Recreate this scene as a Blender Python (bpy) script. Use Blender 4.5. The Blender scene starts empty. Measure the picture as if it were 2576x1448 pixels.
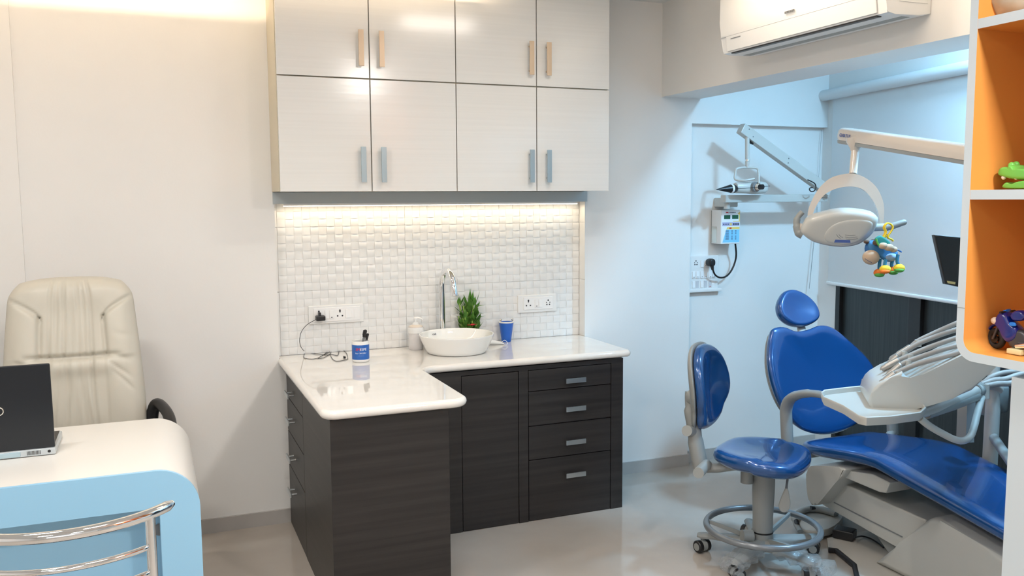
import bpy, bmesh, math, random
from mathutils import Vector, Matrix
random.seed(7)
S = bpy.context.scene
COL = S.collection
pi = math.pi

# ---------------------------------------------------------------- camera
cam = bpy.data.cameras.new('camera'); cam.lens = 30.85; cam.sensor_width = 36; cam.sensor_fit = 'HORIZONTAL'
cam.clip_start = .05; cam.clip_end = 60
co = bpy.data.objects.new('camera', cam); COL.objects.link(co)
co.matrix_world = Matrix(((.925, .0442, -.3775, 0), (-.38, .0908, -.9205, 0), (-.0064, .9949, .1007, 1.6), (0, 0, 0, 1)))
S.camera = co
# ---------------------------------------------------------------- world, lights, exposure
w = bpy.data.worlds.new('night'); S.world = w; w.use_nodes = True
w.node_tree.nodes['Background'].inputs[0].default_value = (.02, .03, .05, 1)
w.node_tree.nodes['Background'].inputs[1].default_value = .3
S.view_settings.view_transform = 'Standard'; S.view_settings.look = 'None'
S.view_settings.gamma = 1; S.view_settings.use_curve_mapping = False
S.view_settings.exposure = 0.02

def area(name, loc, size, power, col, target=None, size_y=None, spread=180, shape='RECTANGLE'):
    l = bpy.data.lights.new(name, 'AREA'); l.energy = power; l.color = col
    l.shape = shape; l.size = size
    if shape == 'RECTANGLE': l.size_y = size_y or size
    l.spread = math.radians(spread)
    o = bpy.data.objects.new(name, l); COL.objects.link(o); o.location = loc
    d = Vector(target) - Vector(loc) if target else Vector((0, 0, -1))
    o.rotation_euler = d.to_track_quat('-Z', 'Y').to_euler()
    return o
MAINL = [(1.68, 2.9, 15), (-.6, 2.5, 34), (.3, 1.6, 38), (-.9, .4, 20), (.2, -.4, 14), (1.79, .4, 96)]
for i, (x, y, p) in enumerate(MAINL): area('downlight_%d' % i, (x, y, 2.672), .46 if i < 5 else .2, p*.62, (1, .90, .79) if i == 0 else (1, .955, .90), size_y=.07 if i < 5 else .2)
TREAT = (3.35, 2.45, 2.69)
area('treatment_lamp', (3.35, 2.45, 2.665), .24, 58, (.33, .68, 1), shape='DISK')
area('treatment_lamp_rear', (3.1, .2, 2.665), .3, 20, (.36, .70, 1), shape='DISK')
area('cove_strip', (-.42, 3.905, 2.606), 3.66, 14, (1, .76, .52), target=(-.42, 5.0, 2.55), size_y=.01)
area('niche_strip', (1.395, 4.385, 1.568), 1.62, 1.6, (1, .82, .58), size_y=.008)
area('beam_cove', (2.262, 1.2, 2.60), 4.2, 13, (1, .80, .60), target=(3.2, 1.2, 2.5), size_y=.012)
# unseen cool fill light added behind the camera to brighten surfaces facing it
area('rear_fill', (-.2, -2.4, 1.7), 2.6, 12, (.86, .93, 1), target=(.6, 3, 1.2), size_y=1.4)

# ---------------------------------------------------------------- materials
def mat(name, col, rough=.5, metal=0, coat=0, bump=None, emit=None, trans=0, alpha=1, spec=.5, ior=1.5):
    m = bpy.data.materials.new(name); m.use_nodes = True; nt = m.node_tree; b = nt.nodes['Principled BSDF']
    b.inputs['Base Color'].default_value = (*col, 1); b.inputs['Roughness'].default_value = rough
    b.inputs['Metallic'].default_value = metal; b.inputs['Coat Weight'].default_value = coat
    b.inputs['Coat Roughness'].default_value = .04
    b.inputs['Transmission Weight'].default_value = trans; b.inputs['Alpha'].default_value = alpha
    b.inputs['Specular IOR Level'].default_value = spec; b.inputs['IOR'].default_value = ior
    if emit:
        b.inputs['Emission Color'].default_value = (*emit[0], 1); b.inputs['Emission Strength'].default_value = emit[1]
    tc = nt.nodes.new('ShaderNodeTexCoord'); n = nt.nodes.new('ShaderNodeTexNoise')
    sc, st, dist = bump or (60, .03, .001)
    mp = nt.nodes.new('ShaderNodeMapping'); mp.inputs['Scale'].default_value = sc if isinstance(sc, tuple) else (sc, sc, sc)
    n.inputs['Detail'].default_value = 3; n.inputs['Scale'].default_value = 1
    bp = nt.nodes.new('ShaderNodeBump'); bp.inputs['Strength'].default_value = st; bp.inputs['Distance'].default_value = dist
    nt.links.new(tc.outputs['Object'], mp.inputs[0]); nt.links.new(mp.outputs[0], n.inputs['Vector'])
    nt.links.new(n.outputs['Fac'], bp.inputs['Height']); nt.links.new(bp.outputs[0], b.inputs['Normal'])
    return m
def vary(m, c2, scale, lo=.35, hi=.65, detail=4):
    """mix the base colour with a second one through stretched noise"""
    nt = m.node_tree; b = nt.nodes['Principled BSDF']; c1 = tuple(b.inputs['Base Color'].default_value)
    tc = nt.nodes.new('ShaderNodeTexCoord'); mp = nt.nodes.new('ShaderNodeMapping'); mp.inputs['Scale'].default_value = scale
    n = nt.nodes.new('ShaderNodeTexNoise'); n.inputs['Scale'].default_value = 1; n.inputs['Detail'].default_value = detail
    r = nt.nodes.new('ShaderNodeValToRGB'); r.color_ramp.elements[0].position = lo; r.color_ramp.elements[1].position = hi
    r.color_ramp.elements[0].color = c1; r.color_ramp.elements[1].color = (*c2, 1)
    nt.links.new(tc.outputs['Object'], mp.inputs[0]); nt.links.new(mp.outputs[0], n.inputs['Vector'])
    nt.links.new(n.outputs['Fac'], r.inputs[0]); nt.links.new(r.outputs[0], b.inputs['Base Color'])
    return m
WALL = vary(mat('wall_paint', (.80, .79, .77), .75, bump=(90, .12, .002)), (.83, .82, .80), (1.2, 1.2, 1.2))
CEIL = mat('ceiling_paint', (.80, .80, .79), .8)
FLOOR = vary(mat('vitrified_floor_tile', (.40, .36, .32), .09, bump=(3, .02, .001)), (.45, .41, .37), (2.5, 2.5, 2.5), detail=8)
SKIRT = vary(mat('skirting_tile', (.42, .40, .38), .25), (.48, .46, .44), (4, 4, 4))
TILE = mat('glazed_relief_tile', (.78, .78, .77), .30)
DOORW = vary(mat('white_gloss_laminate', (.80, .79, .76), .16, coat=0, bump=((.3, .3, 13), .12, .004)), (.77, .76, .73), (1.2, 1.2, 90), .3, .7)
CARC = mat('cream_laminate', (.66, .60, .47), .5)
GREYL = mat('grey_pelmet_laminate', (.42, .47, .50), .35)
WENGE = vary(mat('dark_wenge_laminate', (.014, .012, .0118), .42, bump=((3, 3, 60), .25, .001)), (.028, .024, .023), (1.3, 1.3, 48), .35, .7)
QUARTZ = vary(mat('white_quartz', (.80, .77, .73), .04, coat=.5, bump=(2, 0, .001)), (.83, .81, .77), (9, 9, 9))
CERAM = mat('white_ceramic', (.84, .84, .82), .06, coat=.6)
CHROME = mat('chrome', (.86, .87, .88), .05, 1, bump=(5, 0, .001))
STEEL = mat('brushed_steel', (.62, .66, .68), .3, 1, bump=((4, 4, 200), .1, .001))
SATIN = mat('satin_nickel', (.74, .72, .66), .24, 1, bump=(8, .15, .002))
PLAST = mat('white_plastic', (.80, .80, .79), .28)
PLASTS = mat('switch_plastic', (.86, .86, .86), .18)
HOLE = mat('socket_hole', (.03, .03, .035), .6)
GREYP = mat('grey_unit_plastic', (.29, .305, .30), .38)
GREYD = mat('mid_grey_plastic', (.20, .21, .22), .4)
PALE = mat('pale_unit_enamel', (.52, .52, .49), .3, coat=.2)
LAMPW = mat('lamp_arm_enamel', (.62, .56, .50), .22, coat=.5)
BLUE = mat('metallic_blue_upholstery', (.007, .074, .255), .22, .2, coat=.7, bump=(220, .03, .0005))
BLACK = mat('black_plastic', (.012, .012, .014), .35)
BLACKR = mat('black_rubber', (.014, .014, .016), .6)
CREAM = mat('cream_leather', (.56, .53, .455), .45, bump=(160, .12, .001))
DESKW = mat('desk_white_laminate', (.80, .78, .74), .28)
DESKB = mat('light_blue_laminate', (.33, .62, .86), .32)
ORANGE = mat('orange_laminate', (.72, .31, .07), .45)
SHW = mat('shelf_white_edge', (.58, .65, .70), .35)
BLIND = mat('blind_fabric', (.70, .71, .71), .85, bump=(400, .2, .0006))
DARKG = vary(mat('dark_window_pane', (.012, .016, .018), .35), (.03, .036, .036), (90, 90, 2), .35, .7)
WINF = mat('dark_bronze_frame', (.012, .010, .010), .4)
LEAF = vary(mat('leaf_green', (.09, .28, .04), .4), (.22, .46, .09), (30, 30, 30))
STALK = mat('bamboo_stalk', (.30, .46, .10), .4)
REDR = mat('red_ribbon', (.55, .02, .03), .4)
MUGB = mat('mug_blue_print', (.02, .12, .45), .3)
CUPB = mat('cup_blue', (.01, .12, .55), .35)
WHITEP = mat('print_white', (.85, .87, .9), .5)
REDP = mat('print_red', (.6, .02, .03), .5)
INK = mat('print_ink', (.05, .06, .10), .5)
YEL = mat('yellow_plush', (.80, .52, .03), .8); ORP = mat('orange_plush', (.85, .20, .02), .8)
GRP = mat('green_plush', (.10, .35, .06), .8); TEAL = mat('teal_plush', (.02, .22, .20), .8)
BLP = mat('blue_plush', (.05, .20, .42), .85); BLPD = mat('dark_blue_plush', (.03, .13, .34), .85); TAN = mat('tan_plush', (.52, .38, .27), .85)
BROWNP = mat('brown_plush', (.10, .06, .04), .85)
CROC = mat('green_toy_plastic', (.16, .55, .10), .3); TOOTH = mat('toy_white', (.85, .85, .8), .4)
BIKE = mat('toy_blue_paint', (.004, .016, .20), .2, coat=.6); BIKEL = mat('toy_light_blue', (.02, .22, .8), .25)
TYRE = mat('toy_tyre', (.015, .013, .012), .6); CHBR = mat('toy_grey', (.08, .08, .09), .35, .5)
SHELL = vary(mat('pebble_glaze', (.45, .42, .33), .4), (.55, .58, .52), (14, 14, 14))
FILM = mat('clear_plastic_film', (.75, .80, .84), .12, trans=.75, alpha=.45, bump=(40, .6, .01))
LEDM = mat('warm_led_strip', (1, .9, .75), .5, emit=((1, .80, .52), 5))
LAMPE = mat('downlight_diffuser', (1, 1, 1), .5, emit=((1, .97, .9), 6))
LAMPC = mat('cool_lamp_diffuser', (1, 1, 1), .5, emit=((.72, .88, 1), 14))
GREEND = mat('green_display', (.01, .10, .05), .2); LILAC = mat('print_lilac', (.45, .42, .62), .5)
PYEL = mat('print_yellow', (.85, .60, .15), .5); PBLU = mat('print_light_blue', (.22, .58, .85), .5); LABB = mat('label_blue', (.06, .12, .38), .4)
GLASSB = mat('frosted_bottle', (.72, .70, .70), .3)
HOSE = mat('grey_hose', (.34, .32, .30), .45)
CREAMP = mat('cream_plastic', (.72, .62, .52), .35)

# ---------------------------------------------------------------- object helpers
def wmat(o):
    m = Matrix.Identity(4)
    while o is not None:
        m = o.matrix_basis @ m; o = o.parent
    return m
def tag(o, label=None, cat=None, group=None, kind=None):
    if label: o['label'] = label
    if cat: o['category'] = cat
    if group: o['group'] = group
    if kind: o['kind'] = kind
    return o
def thing(name, label, cat, loc=(0, 0, 0), group=None):
    o = bpy.data.objects.new(name, None); COL.objects.link(o); o.location = loc
    o.empty_display_size = .05
    return tag(o, label, cat, group)
def obj(name, bm, m, parent=None, smooth=35, label=None):
    me = bpy.data.meshes.new(name)
    bmesh.ops.recalc_face_normals(bm, faces=bm.faces[:])
    bm.to_mesh(me); bm.free()
    o = bpy.data.objects.new(name, me); COL.objects.link(o)
    for k in (m if isinstance(m, (list, tuple)) else [m]): me.materials.append(k)
    if parent is not None:
        me.transform(wmat(parent).inverted()); o.parent = parent
    if smooth:
        for p in me.polygons: p.use_smooth = True
        me.set_sharp_from_angle(angle=math.radians(smooth))
        if smooth <= 40:
            wn = o.modifiers.new('weighted', 'WEIGHTED_NORMAL'); wn.keep_sharp = True; wn.weight = 100
    if label: o['label'] = label
    return o
def struct(name, bm, m, parent=None, smooth=0):
    o = obj(name, bm, m, parent, smooth)
    if parent is None: o['kind'] = 'structure'
    return o
NB = bmesh.new
def box(bm, x0, x1, y0, y1, z0, z1, bev=0, seg=2, M=None, mi=0):
    r = bmesh.ops.create_cube(bm, size=1)
    T = Matrix.Translation(((x0+x1)/2, (y0+y1)/2, (z0+z1)/2)) @ Matrix.Diagonal((abs(x1-x0), abs(y1-y0), abs(z1-z0), 1))
    if M is not None and not bev: T = M @ T
    bmesh.ops.transform(bm, matrix=T, verts=r['verts'])
    vs = r['verts']
    if bev:
        es = list({e for v in vs for e in v.link_edges})
        rr = bmesh.ops.bevel(bm, geom=es, offset=bev, segments=seg, affect='EDGES', profile=.5)
        vs = list({v for f in rr['faces'] for v in f.verts} | {v for v in vs if v.is_valid})
        if M is not None: bmesh.ops.transform(bm, matrix=M, verts=vs)
    if mi:
        for f in {f for v in vs for f in v.link_faces}: f.material_index = mi
    return bm
def B(*a, **k): return box(NB(), *a, **k)
def rings(bm, rs, closed=True, cap0=True, cap1=True, mi=0):
    """loft: list of rings (lists of points)"""
    vv = [[bm.verts.new(p) for p in r] for r in rs]
    n = len(rs[0]); fs = []
    for a, b in zip(vv, vv[1:]):
        for i in range(n if closed else n-1):
            j = (i+1) % n
            try: fs.append(bm.faces.new((a[i], a[j], b[j], b[i])))
            except ValueError: pass
    if cap0: fs.append(bm.faces.new(vv[0][::-1]))
    if cap1: fs.append(bm.faces.new(vv[-1]))
    for f in fs: f.material_index = mi
    return bm
def frame(d):
    d = Vector(d).normalized(); u = d.cross(Vector((0, 0, 1)))
    if u.length < 1e-3: u = Vector((1, 0, 0))
    u.normalize(); return u, d.cross(u).normalized()
def tube(bm, pts, r, n=12, caps=True, mi=0, closed=False, flat=1):
    pts = [Vector(p) for p in pts]; R = r if isinstance(r, (list, tuple)) else [r]*len(pts)
    N = len(pts); rs = []; u = None
    for i, p in enumerate(pts):
        if closed: d = pts[(i+1) % N]-pts[i-1]
        else: d = pts[min(i+1, N-1)]-pts[max(i-1, 0)]
        d.normalize()
        if u is None: u, v = frame(d)
        u = (u-d*u.dot(d)).normalized(); v = d.cross(u)
        rs.append([p+R[i]*(math.cos(2*pi*k/n)*u+flat*math.sin(2*pi*k/n)*v) for k in range(n)])
    if closed: rs.append(rs[0]); 
    return rings(bm, rs, cap0=caps and not closed, cap1=caps and not closed, mi=mi)
def T(pts, r, **k): return tube(NB(), pts, r, **k)
def cyl(bm, a, b, r, r2=None, n=20, mi=0):
    return tube(bm, [a, b], [r, r if r2 is None else r2], n=n, mi=mi)
def lathe(bm, prof, c, n=36, M=None, caps=(True, True), mi=0):
    c = Vector(c); rs = []
    for r, z in prof:
        ring = [Vector((max(r, 1e-4)*math.cos(2*pi*k/n), max(r, 1e-4)*math.sin(2*pi*k/n), z)) for k in range(n)]
        rs.append([c+(M @ p if M is not None else p) for p in ring])
    return rings(bm, rs, cap0=caps[0], cap1=caps[1], mi=mi)
def LA(prof, c, **k): return lathe(NB(), prof, c, **k)
def spl(pts, n=6, closed=False):
    pts = [Vector(p) for p in pts]; N = len(pts); out = []
    for i in range(N if closed else N-1):
        g = (lambda k: pts[k % N]) if closed else (lambda k: pts[max(0, min(N-1, k))])
        p0, p1, p2, p3 = g(i-1), g(i), g(i+1), g(i+2)
        for j in range(n):
            t = j/n
            out.append(.5*((2*p1)+(-p0+p2)*t+(2*p0-5*p1+4*p2-p3)*t*t+(-p0+3*p1-3*p2+p3)*t**3))
    if not closed: out.append(pts[-1])
    return out
def prism(bm, poly, d, bev=0, mi=0):
    """extrude a 3D polygon by vector d"""
    d = Vector(d); a = [bm.verts.new(Vector(p)) for p in poly]; b = [bm.verts.new(Vector(p)+d) for p in poly]
    n = len(a); fs = [bm.faces.new(a[::-1]), bm.faces.new(b)]
    for i in range(n): fs.append(bm.faces.new((a[i], a[(i+1) % n], b[(i+1) % n], b[i])))
    for f in fs: f.material_index = mi
    if bev:
        es = list(fs[0].edges)+list(fs[1].edges)
        bmesh.ops.bevel(bm, geom=es, offset=bev, segments=3, affect='EDGES', profile=.5)
    return bm
def PR(poly, d, **k): return prism(NB(), poly, d, **k)
def pad(bm, outline, nrm, tf=.03, tb=.03, dish=0, steps=8, fn=None, mi=0):
    """cushion over a closed outline: crown tf towards nrm, tb behind"""
    O = [Vector(p) for p in outline]; c = sum(O, Vector())/len(O); n = Vector(nrm).normalized(); rs = []
    def ring(s, h):
        r = []
        for p in O:
            q = c+(p-c)*s+n*h
            r.append(fn(q) if fn else q)
        return r
    ss = [math.sin(pi/2*k/steps) for k in range(steps+1)]
    for s in [.02, .25, .5, .7, .82, .90, .95, .98]:
        rs.append(ring(s, -tb*(1-s**7)**(1/2)))
    for s in [1, .985, .96, .92, .86, .78, .68, .55, .4, .22, .02]:
        rs.append(ring(s, tf*(max(0, 1-s**9))**.5-dish*max(0, (1-(s/.9)**2))))
    return rings(bm, rs, mi=mi)
def PD(*a, **k): return pad(NB(), *a, **k)
def sup(c, a, b, n=2.5, N=48, u=(1, 0, 0), v=(0, 1, 0)):
    """superellipse outline"""
    c = Vector(c); u = Vector(u); v = Vector(v); r = []
    for k in range(N):
        t = 2*pi*k/N; x = math.cos(t); y = math.sin(t)
        r.append(c+u*a*math.copysign(abs(x)**(2/n), x)+v*b*math.copysign(abs(y)**(2/n), y))
    return r
def blob(bm, c, r, rot=None, n=16, mi=0, pw=2):
    """ellipsoid"""
    q = bmesh.ops.create_uvsphere(bm, u_segments=n, v_segments=max(8, n//2+2), radius=1)
    R = r if isinstance(r, (tuple, list)) else (r, r, r)
    M = Matrix.Translation(c) @ (rot.to_4x4() if rot else Matrix.Identity(4)) @ Matrix.Diagonal((*R, 1))
    bmesh.ops.transform(bm, matrix=M, verts=q['verts'])
    if mi:
        for f in {f for v in q['verts'] for f in v.link_faces}: f.material_index = mi
    return bm
def BL(*a, **k): return blob(NB(), *a, **k)
def look(d, up=(0, 0, 1)):
    """rotation matrix with local z along d"""
    d = Vector(d).normalized(); u, v = frame(d); return Matrix((u, v, d)).transposed()
def letters(s, size, loc, xdir, ydir, m, parent, name='lettering', thick=.0004):
    c = bpy.data.curves.new(name, 'FONT'); c.body = s; c.size = size; c.extrude = thick; c.align_x = 'CENTER'; c.align_y = 'CENTER'
    t = bpy.data.objects.new('tmp', c); COL.objects.link(t)
    dg = bpy.context.evaluated_depsgraph_get(); me = bpy.data.meshes.new_from_object(t.evaluated_get(dg))
    bpy.data.objects.remove(t); me.name = name
    x = Vector(xdir).normalized(); y = Vector(ydir).normalized(); y = (y-x*y.dot(x)).normalized(); z = x.cross(y)
    M = Matrix.Translation(loc) @ Matrix((x, y, z)).transposed().to_4x4()
    me.transform(wmat(parent).inverted() @ M); me.materials.clear(); me.materials.append(m)
    o = bpy.data.objects.new(name, me); COL.objects.link(o); o.parent = parent
    return o
def dup(root, loc, label=None):
    r = root.copy(); COL.objects.link(r); r.location = loc
    if label: r['label'] = label
    for ch in root.children:
        c = ch.copy(); COL.objects.link(c); c.parent = r
        for g in ch.children:
            d = g.copy(); COL.objects.link(d); d.parent = c
    return r
# ================================================================ the room
YW = 4.37; ZC = 2.69
struct('floor', B(-2.4, 4.2, -2.6, 4.6, -.06, 0), FLOOR)
struct('ceiling', B(-2.4, 4.3, -2.6, 4.6, ZC, ZC+.06), CEIL)
# back wall with the tiled niche; it ends at x 2.926 where the treatment bay steps back
bm = NB()
box(bm, -.52, .555, YW, 4.6, 0, ZC); box(bm, 2.235, 2.926, YW, 4.6, 0, ZC)
box(bm, .555, 2.235, YW, 4.6, 0, .80); box(bm, .555, 2.235, YW, 4.6, 1.585, ZC); box(bm, .555, 2.235, 4.45, 4.6, .80, 1.585)
wall_back = struct('wall_back', bm, WALL)
struct('wall_left', B(-2.4, -.52, YW-.012, 4.6, 0, ZC), WALL)
struct('wall_side', B(-2.4, -2.3, -2.6, YW-.012, 0, ZC), WALL)
struct('wall_rear', B(-2.4, 4.2, -2.6, -2.5, 0, ZC), WALL)
bm = NB(); box(bm, 2.926, 4.1, 4.42, 4.6, 0, 2.03); box(bm, 2.926, 4.1, YW, 4.6, 2.03, ZC)
struct('wall_treatment', bm, WALL)
# deep beam between the two areas (carries the air conditioner)
struct('wall_beam', B(2.72, 2.985, -2.5, YW, 2.172, ZC), WALL)
# window wall, turned 8.5 degrees
WM = Matrix(((-.148, .989, 0, 3.93), (-.989, -.148, 0, 4.42), (0, 0, 1, 0), (0, 0, 0, 1)))
bm = NB()
box(bm, -.3, .19, 0, .12, 0, ZC, M=WM); box(bm, 3.4, 7.2, 0, .12, 0, ZC, M=WM)
box(bm, .19, 3.4, 0, .12, 2.1, ZC, M=WM); box(bm, .19, 3.4, 0, .12, 0, .06, M=WM)
struct('wall_window', bm, WALL)
bm = NB()
for x0, x1 in ((.19, .235), (.86, .955), (1.62, 1.70), (2.40, 2.48), (3.35, 3.4)): box(bm, x0, x1, -.005, .06, .06, 2.1, bev=.004, M=WM)
box(bm, .19, 3.4, -.005, .06, .06, .12, M=WM); box(bm, .19, 3.4, -.005, .06, 2.04, 2.1, M=WM)
win = obj('window_1', bm, WINF); win['kind'] = 'structure'
for x0, x1 in ((.235, .86), (.955, 1.62), (1.70, 2.40), (2.48, 3.35)):
    obj('pane', B(x0, x1, .02, .03, .12, 2.04, M=WM), DARKG, win)
# skirting tiles
struct('baseboard_left', B(-2.3, .585, YW-.012-.001, YW, 0, .07), SKIRT)
struct('baseboard_back', B(2.2, 2.93, YW-.012, YW, 0, .07), SKIRT)
struct('baseboard_treatment', B(2.93, 3.93, 4.408, 4.42, 0, .07), SKIRT)
# partition that carries the open shelves, white, its far end at y 1.54
struct('wall_partition', B(2.02, 2.32, -2.5, 1.56, 0, 1.14), SHW)

# ---- relief tiles of the niche: each large tile is one piece with 16 x 8 woven cushions
def relief(x0, x1, z0, z1, phase=0):
    bm = NB(); m = .0405; nx = max(1, round((x1-x0)/m)); nz = max(1, round((z1-z0)/.040)); g = .0004
    y = 4.443
    box(bm, x0+g, x1-g, y, 4.4495, z0+g, z1-g)
    dx = (x1-x0-2*g)/nx; dz = (z1-z0-2*g)/nz; K = 5
    for i in range(nx):
        for j in range(nz):
            X0 = x0+g+i*dx; Z0 = z0+g+j*dz
            A = (i+j+phase) % 2 == 0; H = .0042 if A else .0036; e = .0006
            ra = []; rb = []
            for k in range(K+1):
                t = k/K; h = H*math.sin(pi*(.04+.92*t))**.8
                if A: ra.append((X0+t*dx, y-h, Z0+e)); rb.append((X0+t*dx, y-h, Z0+dz-e))
                else: ra.append((X0+e, y-h, Z0+t*dz)); rb.append((X0+dx-e, y-h, Z0+t*dz))
            va = [bm.verts.new(p) for p in ra]; vb = [bm.verts.new(p) for p in rb]
            for k in range(K): bm.faces.new((va[k], va[k+1], vb[k+1], vb[k]))
            for vv in (va, vb):
                q0 = bm.verts.new((vv[0].co.x, y, vv[0].co.z)); q1 = bm.verts.new((vv[-1].co.x, y, vv[-1].co.z))
                bm.faces.new([q0]+vv+[q1])
    return bm
for (x0, x1) in ((.573, 1.221), (1.221, 1.869), (1.869, 2.233)):
    for (z0, z1) in ((.829, 1.149), (1.149, 1.469), (1.469, 1.584)):
        obj('tile', relief(x0, x1, z0, z1), TILE, wall_back, 30)
for (z0, z1) in ((.829, 1.149), (1.149, 1.469), (1.469, 1.584)):
    obj('tile', B(2.2325, 2.2345, YW, 4.437, z0+.001, z1-.001), TILE, wall_back, 0)
    obj('tile', B(.5555, .572, 4.438, 4.4495, z0+.001, z1-.001), TILE, wall_back, 0)

# ---- ceiling lights
def downlight(x, y, m, label, r=.085, z=ZC):
    t = thing('ceiling_light', label, 'light', (x, y, z), 'ceiling lights')
    if r > .1:
        obj('trim_ring', LA([(r, 0), (r+.02, 0), (r+.02, -.006), (r+.012, -.012), (r, -.012), (r, 0)], (x, y, z), n=32, caps=(False, False)), PLAST, t)
        obj('diffuser', LA([(0, -.003), (r, -.003), (r, -.006), (0, -.006)], (x, y, z), n=32), m, t); return
    obj('housing', B(x-.26, x+.26, y-.055, y+.055, z-.008, z, bev=.003), PLAST, t)
    obj('diffuser', B(x-.235, x+.235, y-.037, y+.037, z-.011, z-.0075), m, t, 0)
for i, (x, y, _) in enumerate(MAINL):
    downlight(x, y, LAMPE, ['slim ceiling light nearest the wall cabinet', 'slim ceiling light over the white desk', 'slim ceiling light over the middle of the floor', 'slim ceiling light far left of the camera', 'slim ceiling light just behind the camera', 'slim ceiling light beside the orange shelves'][i % 6])
downlight(3.35, 2.45, LAMPC, 'cool white ceiling lamp over the blue dental chair', .13)

# cove trough along the left part of the wall: warm strip behind a lip
t = thing('cove_light', 'long plaster cove trough with a hidden warm strip near the ceiling at left', 'light', (-.8, 3.95, 2.6))
obj('trough', PR([(-2.3, 3.86, 2.69), (-2.3, 3.86, 2.56), (-2.3, 3.995, 2.56), (-2.3, 3.995, 2.575), (-2.3, 3.88, 2.575), (-2.3, 3.88, 2.69)], (3.75, 0, 0)), CEIL, t, 0)
obj('led_strip', B(-2.28, 1.43, 3.885, 3.90, 2.60, 2.612), LEDM, t, 0)

t = thing('cove_light', 'plaster cove board with a hidden warm strip beside the beam', 'light', (2.24, 1.2, 2.6))
obj('board', B(2.225, 2.245, -.95, 3.38, 2.57, ZC), CEIL, t, 0)
obj('led_strip', B(2.2455, 2.252, -.9, 3.32, 2.595, 2.605), LEDM, t, 0)
# ================================================================ wall cabinet
HANDW = mat('handle_warm_reflection', (.60, .47, .34), .42, .6); HANDS = mat('handle_steel', (.36, .44, .48), .42, .6)  # upper-row handles: tan reflection of the room put into the metal colour
YF = 4.084
cab = thing('wall_cabinet', 'glossy white wall cabinet with eight doors above the tiled niche', 'cabinet', (1.39, 4.2, 1.64))
obj('body', B(.546, 2.226, YF+.02, YW-.001, 1.642, 2.66), CARC, cab, 0)
xs = [.546, .969, 1.390, 1.815, 2.228]; zs = [(1.640, 2.155), (2.161, 2.66)]
for zi, (z0, z1) in enumerate(zs):
    for i in range(4):
        d = obj('door', B(xs[i]+.0025, xs[i+1]-.0025, YF, YF+.018, z0, z1, bev=.0012), DOORW, cab, 30)
        hx = (.925, 1.021, 1.777, 1.871)[i]; h0 = 1.682 if zi == 0 else 2.211; h1 = h0+.163
        bm = NB(); box(bm, hx-.012, hx+.012, YF-.034, YF-.026, h0, h1, bev=.001)
        for z in (h0+.022, h1-.022): cyl(bm, (hx, YF-.027, z), (hx, YF, z), .005, n=10)
        obj('handle', bm, HANDW if zi else HANDS, d, 35, 'satin metal bar handle with a warm reflection in its colour' if zi else 'brushed steel bar handle')
pm = thing('light_pelmet', 'grey horizontal pelmet board under the wall cabinet hiding the strip light', 'pelmet', (1.4, 4.37, 1.6))
obj('board', B(.548, 2.240, YW-.014, YW+.004, 1.584, 1.6395), GREYL, pm, 0)
led = thing('strip_light', 'warm glowing strip light behind the pelmet above the white tiles', 'light', (1.4, 4.4, 1.575))
obj('channel', B(.60, 2.19, 4.378, 4.392, 1.5745, 1.584), PLAST, led, 0)
obj('diffuser', B(.60, 2.19, 4.379, 4.391, 1.570, 1.575), LEDM, led, 0)

# ================================================================ dark base units
base = thing('base_cabinet', 'dark wenge base unit under the counter with a door and four drawers', 'cabinet', (1.6, 4.1, 0))
bm = NB(); box(bm, 1.046, 2.207, 3.91, YW-.013, .0, .788)
obj('body', bm, WENGE, base, 0)
FY = 3.888
bm = NB(); box(bm, 1.048, 1.33, FY, 3.91, 0, .788); box(bm, 1.33, 2.207, FY, 3.91, .767, .788); box(bm, 1.627, 1.676, FY, 3.91, 0, .767); box(bm, 2.139, 2.207, FY, 3.91, 0, .767)
obj('face_frame', bm, WENGE, base, 0)
obj('door', B(1.333, 1.624, FY+.001, 3.909, .003, .763, bev=.0015), WENGE, base)
dz = [(.660, .763), (.486, .656), (.314, .482), (.003, .310)]
for k, (z0, z1) in enumerate(dz):
    d = obj('drawer', B(1.680, 2.136, FY+.001, 3.909, z0, z1, bev=.0015), WENGE, base)
    hz = (.699, .555, .385, .216)[k]
    bm = NB(); box(bm, 1.873, 1.983, FY-.026, FY-.019, hz-.012, hz+.012, bev=.001)
    for x in (1.895, 1.961): cyl(bm, (x, FY-.02, hz), (x, FY+.002, hz), .005, n=10)
    obj('handle', bm, STEEL, d)
leg = thing('drawer_cabinet', 'dark wenge return unit whose drawers face the desk side', 'cabinet', (.82, 3.8, 0))
obj('body', B(.602, 1.044, 3.222, YW-.013, 0, .788), WENGE, leg, 0)
obj('end_panel', B(.581, 1.044, 3.204, 3.222, 0, .788, bev=.001), WENGE, leg)
obj('side_panel', B(.583, .602, 3.224, 3.865, 0, .788, bev=.001), WENGE, leg)
obj('rail', B(.583, .602, 3.868, 4.352, .768, .788), WENGE, leg, 0)
for k, (z0, z1) in enumerate([(.648, .765), (.478, .644), (.306, .474), (.003, .302)]):
    d = obj('drawer', B(.583, .601, 3.869, 4.352, z0, z1, bev=.0015), WENGE, leg)
    hz = (.693, .565, .385, .220)[k]
    bm = NB(); box(bm, .550, .557, 4.10, 4.21, hz-.011, hz+.011, bev=.001)
    for y in (4.12, 4.19): cyl(bm, (.556, y, hz), (.585, y, hz), .005, n=10)
    obj('handle', bm, STEEL, d)

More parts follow.
